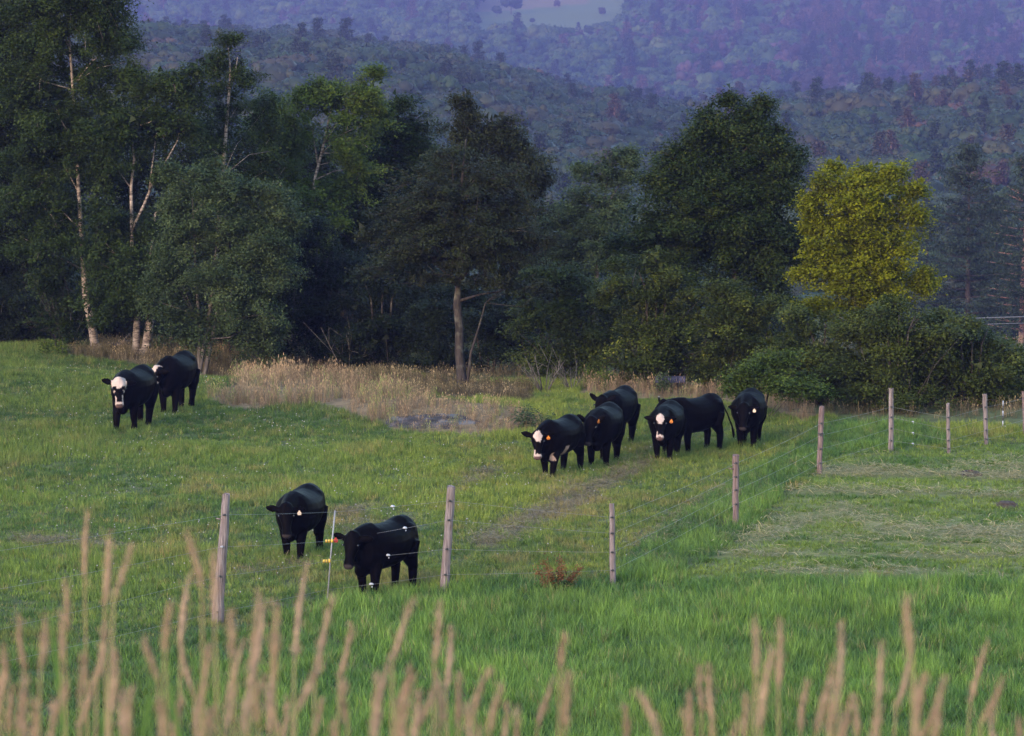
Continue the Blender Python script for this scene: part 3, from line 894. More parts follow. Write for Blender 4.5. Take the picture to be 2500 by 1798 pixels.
tree('maple_tree', 'big dark green maple with a stepped crown', 104.5, 1800, [[(1800, 950, 32), (1798, 740, 26), (1790, 560, 18), (1790, 420, 12), (1795, 300, 5)], [(1795, 640, 12), (1720, 540, 6)], [(1795, 620, 12), (1860, 520, 6)]],
     [(1795, 420, 140, 110), (1715, 540, 150, 95), (1850, 560, 130, 100), (1790, 330, 95, 60), (1745, 275, 48, 30), (1850, 280, 55, 38), (1800, 320, 100, 48), (1755, 380, 85, 45), (1870, 380, 75, 50), (1670, 400, 60, 50), (1930, 390, 45, 45), (1630, 470, 75, 50), (1780, 460, 130, 60), (1920, 460, 55, 60), (1590, 530, 60, 45),
      (1700, 550, 110, 55), (1850, 560, 110, 60), (1570, 600, 60, 40), (1660, 630, 100, 40), (1800, 640, 100, 50), (1910, 620, 60, 50), (1880, 700, 75, 40), (1770, 710, 70, 35)], LM, M['bark'], cover=0.5, layers=4.6, leaf=0.084, spacing=0.52, rad=0.44, seed=13, up=0.9)
tree('yellow_tree', 'golden yellow leafed tree right of the big maple', 101, 2135, [[(2135, 985, 14), (2132, 820, 12), (2125, 700, 9), (2110, 560, 6), (2100, 450, 3)], [(2133, 840, 9), (2160, 700, 7), (2190, 560, 5), (2200, 470, 3)], [(2130, 830, 8), (2080, 720, 6), (2020, 600, 4), (1995, 510, 2)]],
     [(2090, 500, 110, 75), (2100, 610, 105, 75), (2130, 700, 110, 60), (2060, 425, 60, 26), (2130, 420, 50, 24), (2180, 425, 40, 22), (1990, 465, 50, 28), (2090, 480, 90, 38), (2205, 475, 50, 35), (1985, 520, 45, 30), (2060, 545, 70, 40), (2170, 545, 75, 45), (2235, 530, 30, 24), (1985, 600, 45, 38), (2090, 610, 75, 45),
      (2190, 620, 50, 45), (2030, 670, 70, 40), (2130, 690, 75, 40), (1990, 660, 35, 20), (2240, 690, 30, 28), (2090, 750, 80, 40), (2180, 745, 70, 35), (2000, 750, 50, 25)], LY, M['greybark'], layers=4.2, leaf=0.088, spacing=0.46, rad=0.36, seed=14, inner=0.35, limbs=90, rise=0.6, sag=0.02, cover=0.42, brad=0.26, infill=0.9)

# white pines standing farther down the slope at the right
def pine(label, D, base, top_py, wpx, seed, lean=0):
    rng = np.random.default_rng(seed)
    m = D / FPX
    bx = at(base, 800, D)[0]
    B = np.array([bx, D, float(height(bx, D))])
    topz = at(base, top_py, D)[2] - B[2]
    root = thing('white_pine', label, 'tree', tuple(B))
    mb = MB()
    mb.tube([(0, 0, -0.3), (lean * 0.3, 0, topz * 0.5), (lean, 0.1, topz * 0.97)], [0.30, 0.2, 0.03], 8, None, 0.05)
    cl = []
    h = 1.0
    W = wpx * m * 0.5
    while h < topz:
        f = h / topz
        w = W * (1.0 if f < 0.55 else max(0.22, 1 - ((f - 0.55) / 0.45) ** 1.8)) * rng.uniform(0.65, 1.15)
        for j in range(rng.integers(6, 9)):
            t = rng.uniform(0, 6.28)
            ln = w * rng.uniform(0.55, 1.1)
            a = np.array([lean * f, 0, h])
            tip = a + np.array([math.cos(t) * ln, math.sin(t) * ln, 0.12 * ln + (0.5 if f > 0.8 else 0)])
            mb.tube([a, (a + tip) / 2 - np.array([0, 0, 0.08]), tip], [0.05, 0.035, 0.012], 4)
            for s in np.linspace(0.35, 1.05, max(3, int(ln / 0.45))):
                cl.append(a + (tip - a) * s + rng.normal(size=3) * np.array([0.25, 0.25, 0.1]))
        h += rng.uniform(0.45, 0.8)
    add_obj('crown', crown_mesh('crown', np.array(cl), 24, 0.8, 0.32, LP, 0.9, 0.28, (1, 1, 0.35), None, rng), root)
    mb.build('trunk', M['redbark'] if seed == 22 else M['bark'], root)

pine('tall hazy pine with a rounded top right of the yellow tree', 300, 2362, 362, 250, 21)
pine('hazy pine with a bare reddish trunk at the right edge', 292, 2492, 395, 190, 22, 0.4)
pine('lower hazy pine half hidden behind the yellow tree', 310, 2262, 520, 170, 23)
pine('dense hazy pine in the gap between the two tall pines', 325, 2430, 500, 180, 24)

# bushes in front of and between the trees
def bush(name, label, D, base, lobes, mat, seed, **kw):
    m = D / FPX
    gx = at(base, 900, D)[0]
    gy = float(project(gx, D, float(height(gx, D)))[1])
    st = [[(base + dx * 0.2, gy, 8), (base + dx * 0.6, lobes[0][1] + 40, 5), (base + dx, lobes[0][1], 3)] for dx in ((-40, 5, 45) if len(lobes) > 3 else (-8, 8))]
    a = dict(leaf=0.074, layers=4.2, spacing=0.55, rad=0.62, flat=(1.35, 1.35, 0.34), limbs=60, up=1.0, spray=2, tall=0.95, dvar=0.7, infill=1.1, cover=0.62, rise=0.15, sag=0.12, brad=0.30, grow=1.2, limb_r=0.016)
    a.update(kw)
    return tree(name, label, D, base, st, lobes, mat, M['bark'], seed=seed, cat='bush', **a)

bush('undergrowth_bush', 'dark bush at the left edge under the tallest trees', 116, 40, [(20, 800, 90, 50), (90, 780, 60, 45), (40, 740, 80, 50)], LD, 31)
bush('undergrowth_bush', 'pale weedy shrub left of the leaning birch trunk', 113.5, 140, [(130, 790, 50, 45), (160, 740, 45, 50), (140, 690, 50, 45)], LB, 32, layers=2.2)
bush('undergrowth_bush', 'dark shrub behind the two pale birch trunks', 119, 290, [(280, 800, 80, 50), (390, 790, 70, 60), (300, 730, 90, 60)], LD, 33)
bush('hemlock_bush', 'dark low branched hemlock right of the bushy birch', 111, 770, [(760, 600, 85, 45), (840, 650, 90, 45), (740, 690, 90, 45), (810, 740, 110, 45), (740, 790, 80, 40), (830, 820, 90, 40), (760, 860, 90, 30)], LD, 34, limbs=70)
bush('hemlock_bush', 'dark hemlock with drooping boughs left of the bare trunk', 108, 930, [(950, 690, 75, 40), (900, 750, 90, 40), (980, 790, 80, 40), (910, 830, 90, 38), (980, 860, 70, 34), (920, 890, 80, 26)], LD, 35, limbs=60)
bush('undergrowth_bush', 'dark thicket right behind the bare lichened trunk', 106, 1190, [(1200, 790, 80, 50), (1080, 800, 60, 60), (1250, 850, 85, 45), (1150, 880, 90, 40), (1060, 890, 60, 30)], LD, 36)
bush('hawthorn_bush', 'olive bush below the grey green aspen', 103, 1390, [(1370, 690, 75, 50), (1450, 720, 70, 50), (1330, 770, 70, 50), (1410, 810, 90, 50), (1340, 860, 80, 45), (1450, 880, 70, 40), (1370, 910, 80, 28)], LO, 37)
bush('hawthorn_bush', 'wide layered bush under the left side of the maple', 100, 1600, [(1600, 665, 90, 32), (1540, 710, 70, 35), (1660, 715, 85, 35), (1580, 765, 100, 38), (1690, 790, 80, 38), (1560, 820, 90, 38), (1660, 850, 90, 36), (1570, 885, 90, 30), (1680, 900, 70, 24)], LO, 38, limbs=80)
bush('hawthorn_bush', 'layered bush under the right side of the maple', 99, 1800, [(1760, 720, 70, 34), (1840, 760, 75, 36), (1770, 800, 80, 38), (1870, 830, 70, 38), (1790, 860, 80, 36), (1880, 890, 60, 30), (1790, 905, 70, 24)], LO, 39, limbs=60)
bush('hawthorn_bush', 'bush below the yellow tree, left of the tallest right hand post', 95.5, 2010, [(1990, 790, 80, 34), (2070, 810, 80, 36), (1940, 850, 75, 38), (2030, 870, 90, 38), (1980, 920, 90, 36), (2070, 930, 70, 36), (2010, 970, 90, 30), (2080, 1000, 60, 22)], LO, 40, limbs=60)
bush('hawthorn_bush', 'broad bush with bright tips behind the right fence posts', 94, 2190, [(2150, 770, 85, 34), (2230, 800, 85, 34), (2160, 840, 90, 38), (2260, 860, 80, 38), (2140, 910, 85, 38), (2240, 930, 95, 38), (2170, 975, 90, 34), (2270, 990, 80, 28)], LO, 41, limbs=80)
bush('hawthorn_bush', 'bush at the right edge behind the shorter posts', 95, 2370, [(2340, 800, 60, 26), (2390, 850, 75, 36), (2330, 890, 80, 38), (2420, 910, 80, 38), (2350, 950, 90, 36), (2440, 970, 80, 34), (2360, 1000, 90, 26)], LO, 42, limbs=60)
bush('hawthorn_bush', 'yellowish green bush cut off by the right edge', 97, 2500, [(2490, 870, 60, 40), (2530, 920, 70, 50), (2480, 960, 60, 40), (2530, 1000, 60, 30)], LL, 43)
bush('bramble_bush', 'low bright leafed bramble right behind the rightmost standing steer', 92.5, 1850, [(1850, 915, 55, 24), (1910, 905, 50, 26), (1870, 945, 70, 22), (1950, 945, 60, 26), (1800, 950, 25, 16)], M['leaf_light'], 44, limbs=20)
for i, (px, D, w) in enumerate(((620, 117, 80), (700, 114, 80), (560, 112, 60), (1010, 112, 70), (1110, 113, 80), (1290, 108, 70), (1500, 104.5, 70), (1640, 103, 80), (1760, 102.5, 70), (1900, 98.5, 70), (2040, 97, 80), (2130, 95.5, 70), (2230, 95.5, 80), (2320, 96.5, 70), (2440, 97, 80))):
    gy = 10.94 * FPX / D - 92
    bush('low_thicket', 'low dark thicket filling the foot of the wood', D, px, [(px - w * 0.4, gy - 45, w * 0.6, 32), (px + w * 0.4, gy - 55, w * 0.6, 36), (px, gy - 95, w * 0.7, 36), (px, gy - 25, w * 0.9, 22)], LD if px < 1400 else LO, 500 + i, group='low thickets at the foot of the wood', limbs=14, layers=3.0)
bush('undergrowth_bush', 'small dark shrub at the right end of the dry grass', 90, 1302, [(1300, 1035, 26, 16), (1318, 1042, 16, 12), (1285, 1045, 14, 10)], LG, 45, limbs=6, layers=3)

# ------------------------------------------------------------------ grass
def tuft_mesh(name, blades, spread, h, w, lean, seed, mats, heads=0.0, seg=2, curl=0.5):
    rng = np.random.default_rng(seed)
    V, F, v = [], [], []
    for b in range(blades):
        t, q = rng.uniform(0, 6.28), spread * math.sqrt(rng.uniform())
        p = np.array([q * math.cos(t), q * math.sin(t), -0.02])
        d = rng.uniform(0, 6.28)
        hh = h * rng.uniform(0.55, 1.1)
        ln = lean * rng.uniform(0.2, 1.2) * hh
        side = np.array([-math.sin(d), math.cos(d), 0]) if rng.uniform() < 0.5 else np.array([math.cos(d + 1), math.sin(d + 1), 0])
        ww = w * rng.uniform(0.7, 1.3)
        val = rng.uniform()
        n0 = len(V)
        for k in range(seg + 1):
            f = k / seg
            c = p + np.array([math.cos(d), math.sin(d), 0]) * ln * f ** (1 + curl) + np.array([0, 0, hh * f * (1 - 0.25 * lean * f)])
            wf = ww * (1 - f ** 1.5 * 0.92)
            V += [c - side * wf * 0.5, c + side * wf * 0.5]
            v += [val, val]
        for k in range(seg):
            F.append((n0 + 2 * k, n0 + 2 * k + 1, n0 + 2 * k + 3, n0 + 2 * k + 2))
        if rng.uniform() < heads:
            n0 = len(V)
            a = c
            for (dx, dz) in ((-1, 0.0), (1, 0.0), (0.7, 0.12), (-0.7, 0.12)):
                V.append(a + side * dx * w * 1.1 + np.array([0, 0, dz * h * 0.8 - 0.02]))
                v.append(1.0)
            F.append((n0, n0 + 1, n0 + 2, n0 + 3))
    me = new_mesh(name, np.array(V), np.array(F), mats)
    me.attributes.new('v', 'FLOAT', 'POINT').data.foreach_set('value', np.array(v, np.float32))
    return me

def litter_mesh(name, n, spread, ln, w, seed, mats):
    rng = np.random.default_rng(seed)
    C = np.stack([rng.normal(size=n) * spread, rng.normal(size=n) * spread, rng.uniform(0.005, 0.05, n)], -1)
    V, F = leaf_quads(C, ln, 4.0, w / ln, None, rng)
    me = new_mesh(name, V, F, mats)
    me.attributes.new('v', 'FLOAT', 'POINT').data.foreach_set('value', np.repeat(rng.uniform(0, 1, n), 4).astype(np.float32))
    return me

GM = [M['grass']]
c_lush = proto_collection('lush_tuft', [tuft_mesh('lush_tuft', 22, 0.13, 0.34, 0.012, 0.55, 200 + i, GM, 0.0, 3) for i in range(5)])
c_past = proto_collection('pasture_tuft', [tuft_mesh('pasture_tuft', 22, 0.12, 0.13, 0.011, 0.7, 220 + i, GM, 0.0, 2) for i in range(5)])
c_dry = proto_collection('dry_tuft', [tuft_mesh('dry_tuft', 18, 0.14, 0.60, 0.009, 0.35, 240 + i, GM, 0.5, 3) for i in range(4)])
c_hay = proto_collection('cut_hay', [litter_mesh('cut_hay', 26, 0.22, 0.22, 0.010, 260 + i, GM) for i in range(3)])

def wedge_points(n_per_m2, y0, y1, seed, half=0.165):
    rng = np.random.default_rng(seed)
    area = half * (y1 ** 2 - y0 ** 2)
    n = int(area * n_per_m2)
    y = np.sqrt(rng.uniform(y0 ** 2, y1 ** 2, n))
    x = rng.uniform(-half, half, n) * y
    z = height(x, y)
    px, py = project(x, y, z)
    return x, y, z, px, py, rng

def zones(px, py, x, y):
    jm = 40 * (fbm(x, y, 0.9, 71) - 0.5)
    mown = inpoly(px + jm, py + jm * 0.6, P_MOWN)
    strip = inpoly(px, py, P_STRIP) & ~mown
    jit = 14 * (fbm(x, y, 1.3, 77) - 0.5)
    dry = inpoly(px, py + jit, P_DRY) | inpoly(px, py + jit, P_DRY2)
    dip = inpoly(px, py + jit, P_DIP) & ~dry
    lush = (py + 70 * (fbm(x, y, 0.5, 78) - 0.5) > lush_edge(px)) & ~mown
    wood = (py < np.interp(px, [0, 150, 300, 500, 900, 1130, 1400, 1850, 1960, 2100, 2500, 2800], [828, 832, 838, 860, 900, 930, 920, 935, 1005, 1030, 1040, 1040])) | (y > 118)
    return mown, strip, dry, dip, lush, wood

def blend(a, b, t):
    t = t[..., None]
    return np.array(a) * (1 - t) + np.array(b) * t

def put_grass(name, label, coll, nk, x, y, z, rng, sc, tint, tilt=0.12, cat='grass'):
    n = len(x)
    tint = np.asarray(tint) * (np.array([0.95, 0.94, 0.70]) if cat == 'grass' and 'dry' not in name and 'brown' not in name else 1.0)
    o = scatter(name, np.stack([x, y, z - 0.01], -1), np.stack([rng.normal(size=n) * tilt, rng.normal(size=n) * tilt, rng.uniform(0, 6.28, n)], -1),
                sc, tint, rng.integers(0, nk, n), coll)
    return tag(o, label, cat, None, 'stuff')

# grazed pasture
x, y, z, px, py, rng = wedge_points(62, 52, 119, 301)
mown, strip, dry, dip, lush, wood = zones(px, py, x, y)
tr = track(px, py)
k_ = ~mown & ~strip & ~dry & ~dip & ~lush & ~wood & (rng.uniform(0, 1, len(x)) > 0.3 * tr)
x, y, z, px, py, tr = x[k_], y[k_], z[k_], px[k_], py[k_], tr[k_]
n = len(x)
big = fbm(x, y, 0.28, 12)
mid = fbm(x, y * 0.7, 0.9, 14)
fine = vnoise(x, y, 3.0, 15)
straw = np.clip((mid - 0.56) * 5, 0, 1) * np.clip((px + 500) / 1500, 0.35, 1) * np.clip((py - 950) / 250, 0.25, 1)
straw = np.clip(straw * rng.uniform(0.2, 1.1, n) + 0.85 * tr * rng.uniform(0.3, 1.1, n) + 0.6 * (rng.uniform(0, 1, n) > 0.92), 0, 1)
t = blend((0.044, 0.092, 0.020), (0.136, 0.192, 0.040), np.clip(big * 1.9 - 0.45 + 0.8 * (fine - 0.5) + 0.34 * rng.normal(size=n), 0, 1))
wr = np.clip((px - 700) / 600, 0, 1)[:, None]
t = t * (np.array([1.0, 1.0, 1.0]) * (1 - wr) + np.array([1.32, 1.10, 1.0]) * wr)
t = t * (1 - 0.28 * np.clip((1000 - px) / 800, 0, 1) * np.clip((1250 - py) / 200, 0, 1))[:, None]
t = t * (1 - straw[:, None]) + np.array([0.255, 0.190, 0.095]) * straw[:, None]
hs = (0.65 + 1.1 * mid ** 1.5 + 0.5 * (big > 0.62)) * rng.uniform(0.6, 1.4, n)
hs = hs * (1 - 0.4 * tr)
ws = rng.uniform(0.8, 1.3, n)
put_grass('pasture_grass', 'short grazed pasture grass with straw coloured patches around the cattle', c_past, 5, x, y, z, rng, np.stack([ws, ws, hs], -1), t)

# taller tufts sprinkled over the pasture
x, y, z, px, py, rng = wedge_points(3.2, 54, 112, 302)
mown, strip, dry, dip, lush, wood = zones(px, py, x, y)
cl_ = fbm(x, y, 0.7, 33)
k_ = ~mown & ~strip & ~dry & ~dip & ~lush & ~wood & (cl_ > 0.5)
x, y, z = x[k_], y[k_], z[k_]
n = len(x)
t = blend((0.085, 0.135, 0.030), (0.175, 0.195, 0.055), rng.uniform(0, 1, n) ** 1.5)
hs = rng.uniform(0.45, 0.85, n)
put_grass('pasture_tufts', 'scattered taller tufts standing in the grazed pasture', c_lush, 5, x, y, z, rng, np.stack([hs * 1.1, hs * 1.1, hs], -1), t)

# ungrazed tufts the cattle are standing in
rng = np.random.default_rng(320)
cx = [on_ground(a, b) for a, b in ((328, 1046), (432, 1003), (735, 1358), (938, 1449), (1366, 1160), (1474, 1134), (1508, 1087), (1628, 1119), (1698, 1104), (1828, 1089))]
x = np.concatenate([c[0] + rng.normal(size=110) * 0.55 for c in cx])
y = np.concatenate([c[1] - 0.2 + rng.normal(size=110) * 0.8 for c in cx])
z = height(x, y)
n = len(x)
hs = rng.uniform(0.3, 0.75, n)
put_grass('hoof_tufts', 'taller tufts of grass around the hooves of the cattle', c_lush, 5, x, y, z, rng, np.stack([hs * 1.2, hs * 1.2, hs], -1),
          blend((0.058, 0.105, 0.024), (0.150, 0.185, 0.045), rng.uniform(0, 1, n)))

# lush grass in front of the fence, and the uncut strip along it
x, y, z, px, py, rng = wedge_points(46, 46, 100, 303)
mown, strip, dry, dip, lush, wood = zones(px, py, x, y)
u = rng.uniform(0, 1, len(x))
k_ = (lush & ~mown) | (strip & ~wood) | ((py > 1600) & ~mown)
x, y, z, px, py, strip, lush = x[k_], y[k_], z[k_], px[k_], py[k_], strip[k_], lush[k_]
n = len(x)
big, mid = fbm(x, y, 0.35, 51), fbm(x, y, 1.1, 52)
t = blend((0.050, 0.112, 0.026), (0.138, 0.222, 0.048), np.clip(1.6 * mid - 0.3 + 0.25 * rng.normal(size=n), 0, 1))
t = t * (0.75 + 0.5 * big[:, None])
s_ = rng.uniform(0, 1, n) > 0.95
t[s_] = (0.19, 0.18, 0.09)
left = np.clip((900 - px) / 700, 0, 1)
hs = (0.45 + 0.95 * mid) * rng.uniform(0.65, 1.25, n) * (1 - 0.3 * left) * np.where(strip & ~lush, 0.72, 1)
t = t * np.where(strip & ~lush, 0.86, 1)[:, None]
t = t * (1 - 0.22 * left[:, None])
ws = rng.uniform(0.8, 1.2, n)
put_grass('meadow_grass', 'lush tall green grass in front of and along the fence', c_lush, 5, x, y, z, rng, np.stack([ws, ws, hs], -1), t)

# grass on the near bank below the camera (out of the picture's lower edge)
x, y, z, px, py, rng = wedge_points(5, 9, 50, 304, 0.22)
n = len(x)
hs = rng.uniform(0.8, 1.6, n)
put_grass('bank_grass', 'grass on the near bank under the seed heads', c_lush, 5, x, y, z, rng, np.stack([hs * 1.6, hs * 1.6, hs], -1), blend((0.05, 0.10, 0.025), (0.1, 0.15, 0.04), rng.uniform(0, 1, n)))

# mown hayfield at the right: short stubble with rows of pale clippings
x, y, z, px, py, rng = wedge_points(62, 60, 102, 305, 0.175)
jm = 40 * (fbm(x, y, 0.9, 71) - 0.5)
k_ = inpoly(px + jm, py + jm * 0.6, P_MOWN)
x, y, z, px, py = x[k_], y[k_], z[k_], px[k_], py[k_]
n = len(x)
row = fbm(x * 0.12, y + 0.05 * x, 1.3, 61)
mid = fbm(x * 0.5, y, 1.2, 62)
t = blend((0.052, 0.108, 0.016), (0.160, 0.205, 0.038), np.clip(2.0 * mid - 0.5 + 0.2 * rng.normal(size=n), 0, 1))
t = t * (1 - 0.7 * np.clip((row - 0.55) * 5, 0, 1)[:, None]) + np.array([0.19, 0.165, 0.075]) * 0.7 * np.clip((row - 0.55) * 5, 0, 1)[:, None]
edge = np.exp(-((py - np.interp(px, [1850, 2060, 2150, 2500], [1320, 1240, 1300, 1305])) / 16) ** 2) * (px > 1820)
hs = rng.uniform(0.35, 1.0, n) * np.where((row > 0.6) | (edge > 0.4), 0.5, 1)
put_grass('stubble_grass', 'short mown stubble of the hayfield right of the fence', c_past, 5, x, y, z, rng, np.stack([hs * 1.6, hs * 1.6, hs], -1), t)
x, y, z, px, py, rng = wedge_points(16, 60, 102, 306, 0.175)
row = fbm(x * 0.12, y + 0.05 * x, 1.3, 61)
edge = np.exp(-((py - np.interp(px, [1850, 2060, 2150, 2500], [1320, 1240, 1300, 1305])) / 16) ** 2) * (px > 1820)
k_ = inpoly(px, py, P_MOWN) & ((row > 0.62) | (edge > 0.4)) & (rng.uniform(0, 1, len(x)) < 0.8)
x, y, z = x[k_], y[k_], z[k_]
n = len(x)
put_grass('cut_hay', 'rows of pale dry clippings lying on the mown hayfield', c_hay, 3, x, y, z + 0.06, rng, np.stack([rng.uniform(0.8, 1.4, n)] * 3, -1),
          blend((0.17, 0.145, 0.050), (0.36, 0.275, 0.135), rng.uniform(0, 1, n)), 0.1, 'hay')

# trampled litter on the cattle tracks
x, y, z, px, py, rng = wedge_points(60, 60, 100, 307)
tr = track(px, py) * (0.4 + 1.2 * fbm(x, y, 1.6, 18)) + 0.4 * (fbm(x, y * 0.7, 0.9, 14) > 0.69) * (px > 150)
k_ = (tr > 0.42) & ~inpoly(px, py, P_MOWN) & ~inpoly(px, py, P_DRY) & (rng.uniform(0, 1, len(x)) < tr) & (py > 1020)
x, y, z = x[k_], y[k_], z[k_]
n = len(x)
put_grass('trampled_straw', 'trampled brown straw along the cattle tracks', c_hay, 3, x, y, z + 0.02, rng, np.stack([rng.uniform(0.6, 1.1, n)] * 3, -1),
          blend((0.075, 0.050, 0.030), (0.26, 0.195, 0.110), rng.uniform(0, 1, n)), 0.15, 'straw')

# tall dry grass on the mound, along the wood, and brown growth in the hollow
x, y, z, px, py, rng = wedge_points(34, 84, 116, 308)
mown, strip, dry, dip, lush, wood = zones(px, py, x, y)
rock = (((px - 1075) / 92) ** 2 + ((py - 1024 - 0.12 * (px - 1075)) / 11) ** 2 < 1) & (rng.uniform(0, 1, len(x)) > 0.4)
k_ = dry & ~rock & (rng.uniform(0, 1, len(x)) < np.clip(2.4 * fbm(x, y, 0.7, 92) - 0.62, 0.05, 0.8) * np.where(px > 1350, 0.6, 1))
x, y, z, px, py = x[k_], y[k_], z[k_], px[k_], py[k_]
n = len(x)
mid = fbm(x, y, 0.8, 91)
t = blend((0.100, 0.066, 0.040), (0.225, 0.152, 0.098), np.clip(1.5 * mid - 0.25 + 0.2 * rng.normal(size=n), 0, 1))
g_ = rng.uniform(0, 1, n) > 0.86
t[g_] = (0.13, 0.14, 0.05)
hs = (0.28 + 0.85 * mid) * rng.uniform(0.5, 1.4, n) * np.where(px > 1000, np.where(px < 1380, 0.6, 0.9), 1.0)
put_grass('tall_dry_grass', 'tall tan dry grass on the mound and along the wood edge', c_dry, 4, x, y, z, rng, np.stack([hs ** 0.5] * 2 + [hs], -1), t, 0.1)

x, y, z, px, py, rng = wedge_points(26, 92, 118, 309)
mown, strip, dry, dip, lush, wood = zones(px, py, x, y)
k_ = (dip | (wood & (y < 116) & (rng.uniform(0, 1, len(x)) < 0.25))) & ~dry
x, y, z = x[k_], y[k_], z[k_]
n = len(x)
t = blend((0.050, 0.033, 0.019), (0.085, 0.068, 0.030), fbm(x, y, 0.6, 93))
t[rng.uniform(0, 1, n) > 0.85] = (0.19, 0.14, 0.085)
hs = rng.uniform(0.35, 0.9, n)
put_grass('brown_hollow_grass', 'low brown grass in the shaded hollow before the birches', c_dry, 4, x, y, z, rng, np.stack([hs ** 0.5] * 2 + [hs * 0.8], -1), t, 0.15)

# white clover heads
x, y, z, px, py, rng = wedge_points(5.5, 62, 108, 310)
mown, strip, dry, dip, lush, wood = zones(px, py, x, y)
dens = np.clip(2.6 * fbm(x, y, 0.6, 95) - 1.05, 0, 1) * np.clip((1900 - px) / 900, 0.15, 1) * np.clip((1520 - py) / 200, 0.05, 1)
k_ = ~mown & ~dry & ~dip & ~wood & ~strip & (rng.uniform(0, 1, len(x)) < dens)
x, y, z = x[k_], y[k_], z[k_]
n = len(x)
C = np.stack([x, y, z + rng.uniform(0.08, 0.17, n)], -1)
r = rng.uniform(0.008, 0.017, n)[:, None, None]
octv = np.array([(1, 0, 0), (0, 1, 0), (-1, 0, 0), (0, -1, 0), (0, 0, 1), (0, 0, -1)], float)
octf = np.array([(0, 1, 4), (1, 2, 4), (2, 3, 4), (3, 0, 4), (1, 0, 5), (2, 1, 5), (3, 2, 5), (0, 3, 5)])
V = (C[:, None, :] + octv[None] * r).reshape(-1, 3)
F = (octf[None] + 6 * np.arange(n)[:, None, None]).reshape(-1, 3)
M['clover'] = simple('clover_white', (0.26, 0.25, 0.235), 0.8, 0.2)
tag(add_obj('clover_flowers', new_mesh('clover_flowers', V, F, [M['clover']], True)), 'tiny white clover heads dotted over the pasture', 'flowers', None, 'stuff')

# ------------------------------------------------------------------ rock, stumps of soil, logs
def rock_mesh(name, rx, ry, h, seed, mat):
    rng = np.random.default_rng(seed)
    n = 40
    u = np.linspace(-1, 1, n)
    X, Y = np.meshgrid(u, u)
    rr = np.sqrt(X ** 2 + Y ** 2)
    Z = h * np.clip(1 - rr ** 2.2, -2.5, 1)
    Z = Z + 0.10 * (fbm(X * rx, Y * ry, 1.6, seed, 4) - 0.5) * 2
    Z = np.where(rr < 1, np.round(Z / 0.05) * 0.05 * 0.55 + Z * 0.45, Z)
    V = np.stack([X * rx, Y * ry, Z], -1).reshape(-1, 3)
    i = np.arange(n * n).reshape(n, n)
    F = np.stack([i[:-1, :-1], i[:-1, 1:], i[1:, 1:], i[1:, :-1]], -1).reshape(-1, 4)
    return new_mesh(name, V, F, [mat])

k = NT('ledge_rock')
co = k.n('ShaderNodeTexCoord')
f = k.noise(5.0, 6, co.outputs['Object'])
g = k.noise(2.2, 4, co.outputs['Object'])
c = k.ramp(f, [(0.3, (0.018, 0.015, 0.015)), (0.55, (0.046, 0.037, 0.037)), (0.75, (0.10, 0.085, 0.085))])
c = k.mix(k.ramp(g, [(0.56, (0, 0, 0)), (0.62, (0.85, 0.85, 0.85))]), c, (0.12, 0.11, 0.108))
M['rock'] = k.done(k.bsdf(c, 0.9, 0.2, f, 1.0, 0.05))
p = on_ground(1075, 1028)
o = add_obj('rock_ledge', rock_mesh('rock_ledge', 1.25, 1.0, 0.15, 5, M['rock']), None, tuple(p + np.array([0, 0, -0.06])), (0.05, 0.06, -0.15))
tag(o, 'flat grey lichened rock ledge breaking through the tan dry grass', 'rock')
p = on_ground(335, 862)
M['soil'] = simple('bare_soil', (0.050, 0.034, 0.026), 0.95, 0.1, 14, 0.5)
for px, py, rx, ry, h, lab in ((2455, 1236, 0.26, 0.5, 0.07, 'small dark soil mound on the mown field near the right edge'),
                               (2372, 1160, 0.22, 0.5, 0.05, 'dark bare soil patch on the mown field behind the first mound'),
                               (862, 1177, 0.2, 0.4, 0.04, 'small bare scrape in the pasture above the left near steer')):
    p = on_ground(px, py)
    tag(add_obj('soil_mound', rock_mesh('soil_mound', rx, ry, h, int(px), M['soil']), None, tuple(p)), lab, 'soil')
for px, py, ang, L, lab in ((290, 846, 0.15, 1.5, 'weathered fallen log left of the two pale birch trunks'), (285, 853, -0.1, 1.1, 'shorter fallen branch in front of the log under the birches')):
    p = on_ground(px, py)
    mb = MB()
    d = np.array([math.cos(ang), math.sin(ang), 0])
    mb.tube([-d * L / 2 + [0, 0, 0.08], [0, 0.05, 0.12], d * L / 2 + [0, 0, 0.1]], [0.07, 0.08, 0.05], 8, None, 0.12)
    root = thing('fallen_log', lab, 'log', tuple(p))
    mb.build('log_stem', M['greybark'], root)
    m2 = MB()
    m2.tube([d * 0.1 + [0, 0, 0.12], d * 0.35 + [0, 0, 0.4]], [0.03, 0.012], 6)
    m2.build('branch_stub', M['greybark'], root)

# ------------------------------------------------------------------ weeds and small plants
def weed(label, px, py, hpx, seed, mat, cat='plant', name='leafy_weed', spikes=3):
    rng = np.random.default_rng(seed)
    p = on_ground(px, py)
    m = p[1] / FPX
    H = hpx * m
    root = thing(name, label, cat, tuple(p))
    mb = MB()
    cl = []
    for s in range(spikes):
        dx, dy = rng.normal() * 0.12, rng.normal() * 0.12
        h = H * rng.uniform(0.7, 1.0)
        mb.tube([(dx * 0.2, dy * 0.2, -0.05), (dx * 0.6, dy * 0.6, h * 0.5), (dx, dy, h)], [0.012, 0.01, 0.004], 5)
        for q in np.linspace(0.15, 1, 16):
            cl.append((dx * q, dy * q, h * q))
    mb.build('stem', M['greybark'], root)
    add_obj('leaves', crown_mesh('leaves', np.array(cl), 9, 0.16, 0.075, mat, 0.3, 0.45, (1, 1, 0.5), None, rng), root)
weed('pale green upright weed at the left edge of the pasture', 112, 868, 44, 1, LL)
